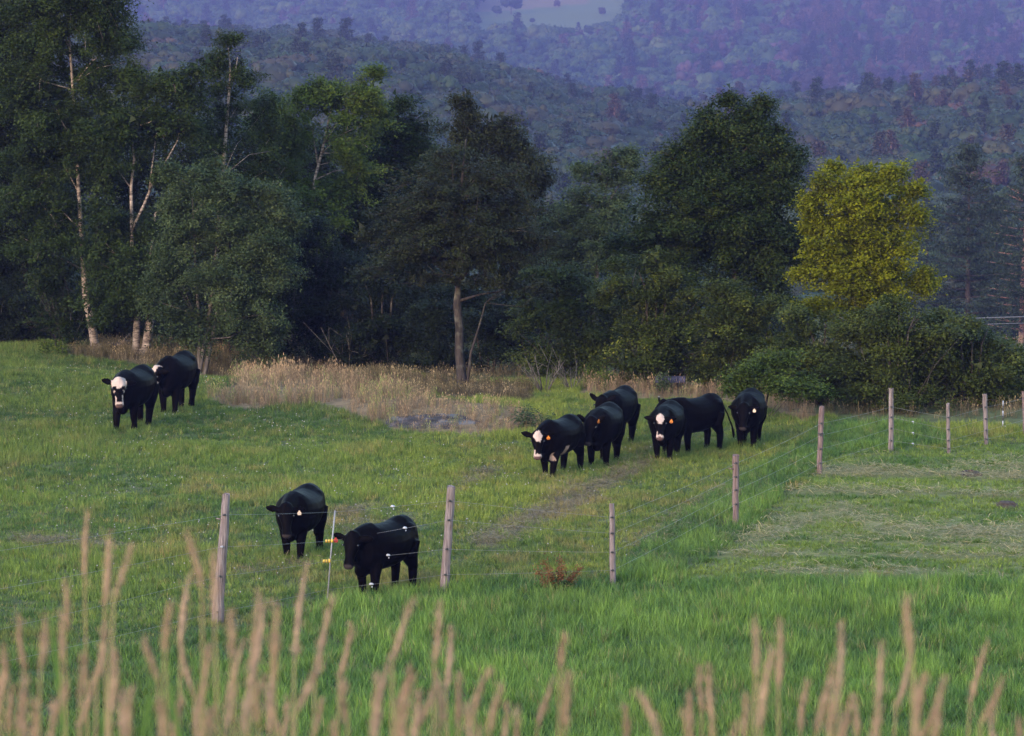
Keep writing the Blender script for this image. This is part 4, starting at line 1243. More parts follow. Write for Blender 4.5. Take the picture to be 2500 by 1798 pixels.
weed('pale green upright weed right of the one at the left edge', 152, 870, 38, 2, LL)
weed('tall pale weed left of the standing group, behind the dry grass', 1450, 950, 60, 3, LL)
weed('second tall pale weed behind the standing group of cattle', 1484, 955, 52, 4, LL)
weed('tall grey green weed in front of the blue board', 1620, 962, 62, 5, LG)

def bare_shrub(label, px, py, hpx, seed, n=9):
    rng = np.random.default_rng(seed)
    p = on_ground(px, py)
    m = p[1] / FPX
    root = thing('bare_shrub', label, 'shrub', tuple(p))
    mb = MB()
    for s in range(n):
        t = rng.uniform(0, 6.28)
        ln = hpx * m * rng.uniform(0.5, 1.0)
        e = np.array([math.cos(t) * 0.5 * ln, math.sin(t) * 0.5 * ln, ln * rng.uniform(0.6, 1)])
        a = np.array([math.cos(t), math.sin(t), 0]) * 0.06
        mid = a + e * 0.5 + rng.normal(size=3) * 0.06
        mb.tube([a - [0, 0, 0.05], mid, a + e], [0.014, 0.010, 0.004], 5)
        for b in range(3):
            tip = mid + e * 0.35 + rng.normal(size=3) * 0.22 * ln
            mb.tube([mid + e * 0.1 * b, tip], [0.007, 0.003], 4)
    mb.build('stems', M['greybark'], root)
bare_shrub('bare twiggy shrub in the dark right of the lichened trunk', 1330, 958, 110, 1, 12)
bare_shrub('bare twiggy shrub farther right under the aspen', 1395, 955, 90, 2, 9)
bare_shrub('bare pale branches hanging under the hemlock boughs', 850, 918, 170, 3, 7)
bare_shrub('bare grey brush left of the leaning birch trunk', 165, 846, 150, 4, 10)

# rusty dock plant in front of the third post
p = on_ground(1362, 1452)
m_ = p[1] / FPX
root = thing('dock_plant', 'rust brown seeding dock plant in the grass left of the third post', 'plant', tuple(p))
M['rust'] = leafy('rust_seed', [(0, (0.065, 0.028, 0.013)), (0.6, (0.115, 0.050, 0.020)), (1, (0.17, 0.085, 0.032))], trans=0.15)
rng = np.random.default_rng(77)
for tx, ty, bx in ((-52, -62, -30), (-34, -82, -14), (-20, -66, -10), (4, -92, 0), (14, -80, 4), (46, -56, 14), (58, -66, 18)):
    mb = MB()
    a = np.array([bx * m_ * 0.3, rng.normal() * 0.05, -0.03])
    e = np.array([tx * m_, rng.normal() * 0.1, -ty * m_])
    md = (a + e) / 2 + np.array([0, 0, 0.03])
    mb.tube([a, md, e], [0.010, 0.008, 0.003], 5)
    st = mb.build('stem', M['rust'], root)
    cl = np.array([a + (e - a) * q for q in np.linspace(0.45, 1.0, 14)])
    add_obj('seed_spike', crown_mesh('seed_spike', cl, 16, 0.085, 0.032, M['rust'], 0.3, 0.7, (1, 1, 1.2), None, rng), st)
cl = np.stack([rng.normal(size=16) * 0.16, rng.normal(size=16) * 0.12, rng.uniform(0.05, 0.3, 16)], -1)
add_obj('leaves', crown_mesh('leaves', cl, 5, 0.18, 0.16, LB, 0.4, 0.32, (1, 1, 0.5), None, rng), root)

# dark blue board half hidden in the dry grass
M['blue'] = simple('blue_paint', (0.008, 0.0075, 0.034), 0.5, 0.4, 9, 0.25)
M['pale_letter'] = simple('pale_lettering', (0.055, 0.052, 0.095), 0.6, 0.3)
D_ = 98.6
c0 = at(1636, 927, D_)
gz = float(height(c0[0], D_))
root = thing('blue_board', 'dark blue board with faint pale lettering under the trees behind the dry grass', 'board', (c0[0], D_, gz))
mb = MB(); mb.box((0, 0, c0[2] - gz), (0.39, 0.03, 0.085)); bd = mb.build('board_panel', M['blue'], root, False)
for sx in (-0.33, 0.06, 0.33):
    mb = MB(); mb.box((sx, 0.06, (c0[2] - gz) * 0.5), (0.025, 0.025, (c0[2] - gz) * 0.5 + 0.03)); mb.build('leg', M['bark'], root, False)
zl = c0[2] - gz
ring = [(-0.355 + 0.045 + 0.04 * math.cos(t), -0.034, zl + 0.045 * math.sin(t)) for t in np.linspace(0, 2 * math.pi, 13)]
mb = MB(); mb.tube(ring, 0.008, 4); mb.build('letter', M['pale_letter'], bd, False)
for x0, kind in ((-0.245, 'I'), (-0.12, 'I'), (-0.07, 'N'), (0.0, 'E'), (0.06, 'R'), (0.12, 'I'), (0.16, 'T'), (0.235, 'I'), (0.275, 'F'), (0.33, 'M')):
    mb = MB()
    mb.box((x0, -0.034, zl), (0.008, 0.004, 0.045))
    if kind in 'EFRT':
        mb.box((x0 + (0.0 if kind == 'T' else 0.018), -0.035, zl + 0.04), (0.024, 0.004, 0.007))
    if kind in 'EFR':
        mb.box((x0 + 0.018, -0.035, zl + 0.004), (0.018, 0.004, 0.007))
    if kind in 'NM':
        mb.box((x0 + 0.034, -0.034, zl), (0.008, 0.004, 0.045))
        mb.box((x0 + 0.017, -0.035, zl + 0.02), (0.012, 0.004, 0.014))
    mb.build('letter', M['pale_letter'], bd, False)

# two overhead cables at the right
M['cable'] = simple('cable_grey', (0.09, 0.085, 0.10), 0.5, 0.5)
for py0, py1, r, lab in ((777, 770, 0.022, 'upper overhead cable in front of the hazy pines'), (792, 786, 0.014, 'lower overhead cable in front of the hazy pines')):
    mb = MB()
    P = [at(2260 + 40 * i, py0 + 4 - (py0 + 4 - py1) * i / 9 + 0.25 * (i - 5) ** 2 * 0.2, 150) for i in range(12)]
    mb.tube(P, r, 5)
    tag(mb.build('overhead_cable', M['cable']), lab, 'cable')

# ------------------------------------------------------------------ fence
M['insul_dark'] = simple('black_plastic', (0.018, 0.016, 0.018), 0.4, 0.4)
M['insul_white'] = simple('white_plastic', (0.26, 0.26, 0.30), 0.35, 0.5)
M['insul_yellow'] = simple('yellow_plastic', (0.46, 0.27, 0.022), 0.4, 0.5)
M['steel'] = simple('galvanised_steel', (0.17, 0.16, 0.17), 0.45, 0.6)
M['wire'] = simple('fence_wire', (0.16, 0.15, 0.15), 0.5, 0.5)
POSTS = [  # base px, base py, top px, top py, width bottom, width top, material, label
    (-420, 1762, -418, 1400, 30, 28, 'post', 'weathered post beyond the left edge of the picture'),
    (530, 1522, 553, 1206, 30, 20, 'post', 'tallest weathered post, leaning right, at the left of the fence'),
    (1084, 1452, 1102, 1188, 23, 21, 'post', 'tall weathered post right of the two nearest steers'),
    (1496, 1432, 1494, 1230, 16, 13, 'post', 'slim post where the fence turns, right of the dock plant'),
    (1796, 1284, 1796, 1112, 15, 17, 'post2', 'brown split post behind the turn of the fence'),
    (2000, 1158, 2006, 992, 14, 13, 'post2', 'post with a dark band near its middle, third from the fence corner'),
    (2175, 1102, 2176, 948, 13, 12, 'post', 'tallest of the posts standing before the right hand bushes'),
    (2316, 1108, 2314, 986, 9, 9, 'post', 'short slim post right of the tallest rear post'),
    (2408, 1086, 2404, 961, 10, 12, 'post', 'knobbly rear post near the white stick'),
    (2503, 1062, 2500, 955, 10, 10, 'post2', 'last post, cut by the right edge of the picture')]
WIRE_Y = [(1400, 1506, 1626, 1704), (1255, 1333, 1405, 1492), (1221, 1268, 1339, 1401), (1262, 1301, 1347, 1391), (1130, 1163, 1195, 1230), (1033, 1062, 1095, 1130), (993, 1018, 1045, 1075),
          (1019, 1048, 1075, 1095), (994, 1022, 1050, 1072), (972, 998, 1024, 1048)]
wire_pts = [[] for _ in range(4)]
def attach(i, j):
    bx, by, tx, ty = POSTS[i][:4]
    y = WIRE_Y[i][j]
    return bx + (tx - bx) * (by - y) / (by - ty), y
for i, (bx, by, tx, ty, wb, wt, mt, lab) in enumerate(POSTS):
    B = on_ground(bx, by)
    m = B[1] / FPX
    T = at(tx, ty, B[1]) - B
    root = thing('fence_post', lab, 'fence post', tuple(B), 0, 'wooden fence posts')
    mb = MB()
    n = 11
    P, r = [], []
    for q in range(n):
        f = q / (n - 1)
        P.append((T[0] * f + random.uniform(-0.006, 0.006), random.uniform(-0.006, 0.006), -0.3 * (q == 0) + T[2] * f))
        r.append(0.5 * m * (wb + (wt - wb) * f) * random.uniform(0.95, 1.06))
    mb.tube(P, r, 12, None, 0.07)
    # uneven sawn or split top
    nv = len(mb.v)
    for v_ in range(nv - 12, nv):
        x_, y_, z_ = mb.v[v_]
        mb.v[v_] = (x_, y_, z_ + random.uniform(-0.03, 0.02) + 0.25 * (x_ - T[0]) * random.choice((-1, 1)) * 0.3)
    mb.build('post_shaft', M[mt], root, False)
    for j in range(4):
        ax, ay = attach(i, j)
        w = at(ax, ay, B[1])
        s = -1 if i in (2, 3, 5) else 1
        rr = 0.5 * m * (wb + wt) * 0.5
        wp = w + np.array([0, -rr - 0.03, 0])
        wire_pts[j].append((i, wp))
        mi = MB()
        c = wp - B
        mi.tube([c + [0, 0.035, 0], c + [0, -0.008, 0]], [0.014, 0.020], 8)
        mi.tube([c + [-0.028, 0, -0.012], c + [-0.012, 0, 0.012]], [0.012, 0.012], 6)
        mi.build('insulator', M['insul_white'] if (i == 1 and j == 1) else M['insul_dark'], root)
    if i == 5:
        mi = MB(); f = 0.6
        mi.tube([(T[0] * f, 0, T[2] * f - 0.015), (T[0] * f, 0, T[2] * f + 0.015)], [0.5 * m * 15, 0.5 * m * 15], 12)
        mi.build('dark_band', M['insul_dark'], root)
    if i in (1, 4):      # broken side branch and splits
        mi = MB()
        z0 = T[2] * 0.8
        mi.tube([(T[0] * 0.8, -0.02, z0), (T[0] * 0.8 - 0.14, -0.06, z0 + 0.03)], [0.022, 0.010], 6)
        mi.build('branch_stub', M[mt], root)

# thin steel rod with yellow insulators between the two near posts
RB = on_ground(797, 1466)
RT = at(818, 1247, RB[1])
rod = thing('steel_rod_post', 'thin steel rod with two yellow insulators between the two nearest steers', 'fence post', tuple(RB))
mb = MB(); mb.tube([np.array([0, 0, -0.2]), (RT - RB) * 0.5, RT - RB], 0.013, 6); mb.build('rod', M['steel'], rod)
rod_pts = []
for j, (px, py) in enumerate(((817, 1250), (808, 1321), (802, 1370), (797, 1440))):
    w = at(px, py, RB[1]) + np.array([0, -0.02, 0])
    rod_pts.append(w)
    if j in (1, 2):
        mi = MB(); c = w - RB
        for sx in (-0.075, -0.03, 0.02):
            mi.tube([c + [sx - 0.02, 0, 0], c + [sx + 0.015, 0, 0]], [0.026, 0.030], 8)
        mi.tube([c + [0.02, 0.03, -0.03], c + [0.02, 0.03, 0.035]], [0.022, 0.022], 8)
        mi.build('yellow_insulator', M['insul_yellow'], rod)
# white and black step-in stick
SB = on_ground(2448, 1052)
ST = at(2449, 979, SB[1]) - SB
stick = thing('step_in_stake', 'thin white stake with black bands near the right edge', 'fence post', tuple(SB))
for q in range(6):
    mb = MB()
    a, b = ST * (q / 6), ST * ((q + 1) / 6)
    mb.tube([a, b], 0.014, 6)
    mb.build('black_band' if q in (0, 2, 4) else 'white_section', M['insul_dark'] if q in (0, 2, 4) else M['insul_white'], stick)

STR = ['top', 'second', 'third', 'lowest']
for j in range(4):
    pts = []
    for i, w in wire_pts[j]:
        pts.append(w)
        if i == 1:
            pts.append(rod_pts[j])
    P = []
    for a, b in zip(pts[:-1], pts[1:]):
        L = np.linalg.norm(b - a)
        for q in range(8):
            f = q / 8
            P.append(a + (b - a) * f - np.array([0, 0, 0.0035 * L * 4 * f * (1 - f)]))
    P.append(pts[-1])
    root = thing('fence_wire', '%s strand of wire running along the fence posts' % STR[j], 'wire', tuple(P[0]))
    mb = MB()
    mb.tube([p - P[0] for p in P], 0.0021, 4)
    mb.build('strand', M['wire'], root)
    marks = [[(956, 0.75)], [(977, 0.75), (2227, 0.5)], [(954, 0.75), (2230, 0.5)], [(917, 0.8), (2227, 0.5)]][j]
    for mx, sz in marks:
        pr = np.array([project(p[0], p[1], p[2])[0] for p in P])
        kq = int(np.argmin(np.abs(pr - mx)))
        c = P[kq] - P[0]
        mi = MB()
        mi.tube([c + [-0.05 * sz, 0, 0], c + [-0.02 * sz, 0, 0.01], c + [0.03 * sz, 0, 0.005], c + [0.05 * sz, 0, 0]], [0.012 * sz, 0.030 * sz, 0.028 * sz, 0.010 * sz], 8)
        mi.tube([c + [0.02 * sz, 0, -0.04 * sz], c + [0.015 * sz, 0, -0.07 * sz]], [0.018 * sz, 0.010 * sz], 6)
        mi.build('insulator', M['insul_white'], root)

# ------------------------------------------------------------------ cattle
k = NT('cattle_coat')
ca = k.n('ShaderNodeAttribute', attribute_name='coat')
co = k.n('ShaderNodeTexCoord')
fn = k.noise(9.0, 4, co.outputs['Object'])
cc = k.mix(1.0, ca.outputs['Color'], k.ramp(fn, [(0.3, (0.75, 0.75, 0.75)), (0.7, (1.25, 1.22, 1.2))]), 'MULTIPLY')
hb = k.noise(70.0, 2, co.outputs['Object'])
b = k.bsdf(cc, 0.45, 0.008, hb, 0.25, 0.006)
M['coat'] = k.done(b)
M['eye'] = simple('eye_black', (0.008, 0.007, 0.008), 0.15, 0.6)
M['tag_orange'] = simple('orange_ear_tag', (0.46, 0.135, 0.010), 0.45, 0.4)
M['tag_white'] = simple('cream_ear_tag', (0.42, 0.31, 0.235), 0.45, 0.4)
M['tag_red'] = simple('red_ear_tag', (0.42, 0.026, 0.022), 0.45, 0.4)
M['tag_ink'] = simple('tag_ink', (0.10, 0.03, 0.01), 0.6, 0.2)

BLACK = np.array([0.0018, 0.0014, 0.0017])
PINK = np.array([0.31, 0.235, 0.21])

def sup(c, s, u, ra, rb_up, rb_dn, n=20, e=2.3, pear=0.0):
    ring = []
    for i in range(n):
        t = 2 * math.pi * i / n
        cx, sx = math.cos(t), math.sin(t)
        x = ra * math.copysign(abs(cx) ** (2 / e), cx) * (1 - pear * max(0.0, sx) ** 2)
        y = math.copysign(abs(sx) ** (2 / e), sx)
        ring.append(Vector(c) + Vector(s) * x + Vector(u) * (y * (rb_up if y > 0 else rb_dn)))
    return ring

def steer(label, px, py, heading, scale=1.0, poll=(0.98, 0.0, 1.05), yaw=0, pitch=62, stride=(0, 0, 0, 0), lift=(0, 0, 0, 0), tail=(-0.06, 0.0), face=None,
          tags=(), ears=(0.0, 0.0), chest=False, fat=1.0, roll=0):
    """stride/lift: left front, right front, left hind, right hind"""
    base = on_ground(px, py) - np.array([0, 0, 0.05])
    mb = MB()
    # trunk
    for_r = [(-0.74, 1.00, 0.10, 0.16, 0.20), (-0.69, 0.99, 0.21, 0.25, 0.32), (-0.58, 0.98, 0.275, 0.31, 0.40), (-0.42, 0.96, 0.31, 0.335, 0.42), (-0.22, 0.94, 0.345, 0.295, 0.45),
             (0.0, 0.93, 0.37, 0.295, 0.47), (0.22, 0.93, 0.365, 0.305, 0.475), (0.42, 0.94, 0.33, 0.325, 0.47), (0.56, 0.94, 0.29, 0.32, 0.46), (0.68, 0.92, 0.225, 0.26, 0.42), (0.77, 0.90, 0.13, 0.17, 0.30)]
    mb.loft([sup((x, 0, zc), (0, 1, 0), (0, 0, 1), w * fat, hu, hd * (0.90 + 0.06 * fat), 20, 2.25, 0.34) for x, zc, w, hu, hd in for_r])
    # hip bones
    for s in (-1, 1):
        mb.ell((-0.42, s * 0.17 * fat, 1.08), (0.20, 0.13, 0.12))
        mb.ell((0.44, s * 0.13, 1.04), (0.17, 0.12, 0.19))
        mb.ell((-0.55, s * 0.16 * fat, 0.86), (0.17, 0.13, 0.27))
        mb.ell((0.47, s * 0.19 * fat, 0.86), (0.15, 0.11, 0.29))
    mb.ell((0.64, 0, 0.53), (0.17, 0.11, 0.14))           # brisket
    mb.ell((-0.22, 0, 0.54), (0.08, 0.05, 0.07))
    # head frame
    yr, pr = R(yaw), R(pitch)
    d = Vector((math.cos(pr) * math.cos(yr), math.cos(pr) * math.sin(yr), -math.sin(pr)))
    l = Vector((-math.sin(yr), math.cos(yr), 0))
    if roll:
        l = (Matrix.Rotation(R(roll), 3, d) @ l).normalized()
    nn = d.cross(l).normalized()
    P0 = Vector(poll)
    # neck
    back = P0 - nn * 0.07 + d * 0.02
    sh = Vector((0.46, 0, 1.00))
    pts = [sh, sh.lerp(back, 0.35) + Vector((0, 0, 0.0)), sh.lerp(back, 0.7), back]
    mb.tube(pts, [(0.23, 0.29), (0.19, 0.25), (0.14, 0.195), (0.10, 0.135)], 14)
    mb.tube([Vector((0.62, 0, 0.72)), Vector((0.62, 0, 0.72)).lerp(P0 + d * 0.22 - nn * 0.14, 0.55), P0 + d * 0.2 - nn * 0.13], [(0.10, 0.16), (0.07, 0.13), (0.05, 0.07)], 10)   # dewlap
    # skull
    hr = [(-0.10, 0.06, 0.05, -0.050), (-0.06, 0.105, 0.095, -0.050), (0.02, 0.134, 0.125, -0.060), (0.11, 0.142, 0.130, -0.064), (0.19, 0.118, 0.118, -0.060), (0.28, 0.088, 0.098, -0.054),
          (0.36, 0.076, 0.084, -0.050), (0.43, 0.084, 0.078, -0.050), (0.48, 0.092, 0.074, -0.052), (0.52, 0.080, 0.056, -0.056), (0.545, 0.05, 0.034, -0.060)]
    mb.loft([sup(P0 + d * t + nn * off, l, nn, w, h, h, 16, 2.3) for t, w, h, off in hr])
    mb.ell(P0 - d * 0.02 - nn * 0.0, (0.075, 0.075, 0.085))
    ear_mid = {}
    for s in (-1, 1):
        eb = P0 + d * 0.035 + l * (s * 0.105) - nn * 0.03
        droop = ears[0 if s > 0 else 1]
        e = (l * s * 1.0 - d * 0.18 + Vector((0, 0, 0.10 - droop)) - nn * 0.15).normalized()
        mb.tube([eb, eb + e * 0.06, eb + e * 0.13, eb + e * 0.20, eb + e * 0.265], [(0.024, 0.034), (0.024, 0.060), (0.023, 0.074), (0.022, 0.058), (0.016, 0.018)], 10)
        ear_mid[s] = (eb + e * 0.17, e)
    # legs
    for q, (sx, s) in enumerate(((1, 1), (1, -1), (-1, 1), (-1, -1))):
        st, lf = stride[q], lift[q]
        if sx > 0:
            P = [(0.47, s * 0.17, 0.82), (0.46 + st * 0.2, s * 0.165, 0.60), (0.47 + st * 0.6 + lf * 0.5, s * 0.15, 0.37 + lf * 0.4), (0.46 + st * 0.9 + lf * 0.1, s * 0.145, 0.14 + lf), (0.485 + st + lf * 0.1, s * 0.145, 0.055 + lf), (0.50 + st, s * 0.145, -0.01 + lf)]
            r = [(0.14, 0.12), (0.108, 0.105), (0.074, 0.082), (0.055, 0.060), (0.062, 0.068), (0.068, 0.078)]
        else:
            P = [(-0.50, s * 0.16, 0.88), (-0.44 + st * 0.15, s * 0.18, 0.64), (-0.60 + st * 0.6 - lf * 0.3, s * 0.15, 0.43 + lf * 0.5), (-0.585 + st * 0.9 - lf * 0.3, s * 0.145, 0.15 + lf), (-0.555 + st - lf * 0.2, s * 0.145, 0.055 + lf), (-0.54 + st - lf * 0.2, s * 0.145, -0.01 + lf)]
            r = [(0.15, 0.21), (0.125, 0.17), (0.076, 0.092), (0.057, 0.064), (0.064, 0.070), (0.070, 0.080)]
        mb.tube([Vector(p) for p in P], r, 12)
    # tail
    tz, ty = tail
    mb.tube([Vector((-0.70, 0, 1.20)), Vector((-0.78, ty * 0.2, 1.10)), Vector((-0.80 + tz, ty * 0.6, 0.80)), Vector((-0.80 + tz * 1.6, ty, 0.52)), Vector((-0.80 + tz * 1.8, ty * 1.1, 0.36)), Vector((-0.80 + tz * 1.8, ty * 1.15, 0.26))],
            [0.035, 0.026, 0.022, 0.026, 0.036, 0.014], 8)
    tmp = bpy.data.objects.new('tmp', new_mesh('tmp', mb.v, mb.f))
    COL.objects.link(tmp)
    rm = tmp.modifiers.new('r', 'REMESH')
    rm.mode = 'VOXEL'
    rm.voxel_size = 0.0215
    sm = tmp.modifiers.new('s', 'SMOOTH')
    sm.factor = 0.5
    sm.iterations = 3
    dg = bpy.context.evaluated_depsgraph_get()
    me = bpy.data.meshes.new_from_object(tmp.evaluated_get(dg))
    bpy.data.objects.remove(tmp)
    me.name = 'steer_body'
    me.materials.clear()
    me.materials.append(M['coat'])
    nv = len(me.vertices)
    V = np.zeros(nv * 3, np.float32)
    me.vertices.foreach_get('co', V)
    V = V.reshape(-1, 3).astype(float)
    me.polygons.foreach_set('use_smooth', np.ones(len(me.polygons), bool))
    rel = V - np.array(P0)
    t, sl, dn = rel @ np.array(d), rel @ np.array(l), rel @ np.array(nn)
    ons = (t > -0.11) & (t < 0.57) & (np.abs(sl) < 0.155) & (dn > -0.20) & (dn < 0.09)
    w = np.zeros(nv)
    nz = fbm(t * 30, sl * 30 + 7, 1.0, int(px)) - 0.5
    if face == 'blaze':       # white brow and cheeks, dark eyes and nose bridge
        brow = (t < 0.165 + nz * 0.09 + 0.05 * (np.abs(sl) > 0.08)) & (t > -0.085) & (dn > -0.10)
        eye = ((t - 0.15) ** 2 + (np.abs(sl) - 0.10) ** 2 * 0.8 < 0.046 ** 2)
        cheek = (np.abs(sl) > 0.058 + nz * 0.03) & (t > 0.30 + nz * 0.08) & (t < 0.49) & (dn > -0.14)
        mz = (t > 0.44) & (t < 0.485) & (dn > -0.05)
        w = ((brow & ~eye) | cheek | mz) & ons
    elif face == 'star':
        star = ((t - 0.06) / (0.115 + nz * 0.07)) ** 2 + (sl / (0.088 + nz * 0.07)) ** 2 < 1
        star |= (np.abs(sl - 0.03) < 0.025 + nz * 0.02) & (t > 0.05) & (t < 0.19)
        mz = (t > 0.445 + nz * 0.04) & (t < 0.50) & (dn > -0.075)
        side = (sl * (1 if int(px) % 2 else -1) > 0.05) & (t > 0.34 + nz * 0.1) & (t < 0.48) & (dn > -0.15)
        w = ((star & (dn > -0.06)) | mz | side) & ons
    elif face == 'cheek':
        w = (((t < 0.18 + nz * 0.06) & (sl < 0.07)) | ((np.abs(sl) > 0.05) & (t > 0.24) & (t < 0.40))) & ons & (dn > -0.12)
    coat = np.repeat(BLACK[None], nv, 0)
    w = np.asarray(w, float)[:, None]
    coat = coat * (1 - w) + PINK * w
    nose = ons & (t > 0.492) & (dn > -0.125)
    coat[nose] = (0.026, 0.021, 0.023) if face is None else (0.07, 0.042, 0.042)
    lip = ons & (t > 0.46) & (dn < -0.125) & (dn > -0.145)
    coat[lip] = (0.045, 0.036, 0.036)
    hoof = V[:, 2] < 0.055
    coat[hoof] = (0.020, 0.016, 0.014)
    if chest:
        q = fbm(V[:, 0] * 6, V[:, 2] * 6, 1.0, 3)
        m1 = (np.abs(V[:, 0] - 0.28) < 0.07 + 0.06 * (q - 0.5)) & (V[:, 2] < 0.72) & (V[:, 2] > 0.50) & (V[:, 1] > 0.05)
        m2 = (np.abs(V[:, 0] - 0.64 - 0.1 * (V[:, 2] - 0.5)) < 0.03 + 0.03 * (q - 0.5)) & (V[:, 2] < 0.60) & (V[:, 2] > 0.44) & (V[:, 1] > 0)
        coat[m1 | m2] = (0.24, 0.155, 0.125)
    c4 = np.ones((nv, 4), np.float32)
    c4[:, :3] = coat
    me.attributes.new('coat', 'FLOAT_COLOR', 'POINT').data.foreach_set('color', c4.ravel())
    ang = math.atan2(-math.cos(R(heading)), math.sin(R(heading)))
    root = thing('steer', label, 'cattle', tuple(base), ang, 'cattle in the pasture')
    root.scale = (scale,) * 3
    add_obj('body', me, root)
    for s in (-1, 1):
        e = MB()
        e.ell(P0 + d * 0.155 + l * (s * 0.130) + nn * 0.002, (0.020, 0.019, 0.019), 10, 6)
        e.build('eye', M['eye'], root)
    fh = Vector((d.x, d.y, 0)).normalized()
    for s, mat, dx, dz, turn in tags:
        c, e = ear_mid[s]
        ctr = c + fh * 0.035 + Vector((0, 0, -0.055 + dz)) + e * dx
        tb = MB()
        lv = (Matrix.Rotation(R(turn), 3, 'Z') @ Vector((-fh.y, fh.x, 0))).normalized()
        fv = (Matrix.Rotation(R(turn), 3, 'Z') @ fh).normalized()
        out = [(0.82 * a_, 0.82 * b_) for a_, b_ in ((-0.013, 0.052), (0.013, 0.052), (0.020, 0.028), (0.040, 0.012), (0.044, -0.028), (0.028, -0.046), (-0.028, -0.046), (-0.044, -0.028), (-0.040, 0.012), (-0.020, 0.028))]
        fr = [ctr + lv * a + Vector((0, 0, 1)) * b_ + fv * 0.003 for a, b_ in out]
        bk = [ctr + lv * a + Vector((0, 0, 1)) * b_ - fv * 0.003 for a, b_ in out]
        tb.loft([bk, fr])
        tg = tb.build('ear_tag', M['tag_' + mat], root, False)
        if mat == 'orange':
            ink = MB()
            for a in (-0.014, 0.012):
                q = ctr + lv * a + fv * 0.0045 + Vector((0, 0, -0.018))
                ink.loft([[q + lv * u * 0.008 + Vector((0, 0, v_ * 0.014)) - fv * 0.001 for u, v_ in ((-1, -1), (1, -1), (1, 1), (-1, 1))],
                          [q + lv * u * 0.008 + Vector((0, 0, v_ * 0.014)) + fv * 0.001 for u, v_ in ((-1, -1), (1, -1), (1, 1), (-1, 1))]])
            ink.build('tag_number', M['tag_ink'], tg, False)
    return root

steer('white browed black steer walking in front at the far left', 328, 1046, -15, 1.17, poll=(0.98, 0.05, 1.10), yaw=24, pitch=66, stride=(-0.10, 0.20, 0.16, -0.18), lift=(0.05, 0, 0, 0), face='blaze', ears=(0.2, -0.12))
steer('black steer with a white face patch walking behind the white browed one', 432, 1003, -15, 1.15, poll=(0.95, -0.12, 1.02), yaw=-30, pitch=66, stride=(0.06, -0.04, 0.06, -0.12), lift=(0, 0, 0.10, 0), face='cheek', ears=(0.1, 0.0), tags=())
steer('all black steer with a cream ear tag, left of the two near the steel rod', 735, 1358, -13, 1.04, poll=(0.99, 0.02, 1.06), yaw=20, pitch=68, stride=(0.10, -0.08, -0.12, 0.14), tags=((1, 'white', -0.04, 0.0, 0),), ears=(0.25, 0.05), fat=1.06)
steer('all black steer with a red ear tag behind the wires, nearest to the camera', 938, 1449, -32, 1.06, poll=(0.96, 0.02, 1.12), yaw=14, pitch=64, stride=(0.03, -0.06, -0.05, 0.05), tags=((-1, 'red', 0.02, -0.02, 10),), ears=(0.15, -0.02), fat=1.02)
steer('black steer with a white starred face, pink chest marks and orange tag', 1366, 1160, -27, 1.02, poll=(0.98, -0.02, 1.02), yaw=26, pitch=64, stride=(0.18, -0.10, -0.14, 0.12), face='star', tags=((1, 'orange', -0.05, 0.0, 10),), ears=(0.0, -0.1), chest=True, fat=1.04)
steer('all black steer with a narrow orange tag, second from the left in the group', 1474, 1134, -14, 1.06, poll=(0.99, -0.05, 1.08), yaw=-6, pitch=60, stride=(-0.04, 0.06, 0.0, 0.0), tags=((1, 'orange', -0.08, 0.03, 70),), ears=(-0.55, -0.45), fat=1.05)
steer('black steer half hidden at the back of the group, no tag showing', 1508, 1087, -19, 1.06, poll=(0.98, -0.05, 1.15), yaw=-10, pitch=55, stride=(0.0, 0.05, 0.05, -0.05), ears=(-0.4, -0.5), tail=(-0.02, 0.12))
steer('black steer with a big white forehead facing the camera, orange tag', 1628, 1119, -12, 1.0, poll=(0.98, 0.02, 1.08), yaw=8, pitch=56, stride=(0.03, -0.03, 0.08, -0.04), face='star', tags=((1, 'orange', -0.03, 0.0, 0),), ears=(0.12, 0.05), fat=1.04)
steer('black steer standing side on with its tail hanging at the right', 1698, 1104, -44, 1.04, poll=(0.93, -0.12, 1.18), yaw=-22, pitch=48, stride=(-0.06, 0.05, -0.05, 0.05), tags=((1, 'white', -0.02, 0.02, 30),), tail=(-0.14, 0.16), ears=(0.05, -0.5))
steer('all black steer with a cream tag facing the camera, rightmost of the herd', 1828, 1089, -9, 1.03, poll=(0.99, -0.02, 1.04), yaw=0, pitch=64, stride=(0.03, -0.05, -0.08, 0.05), tags=((1, 'white', -0.04, 0.0, 0),), ears=(0.12, 0.10), fat=1.06)

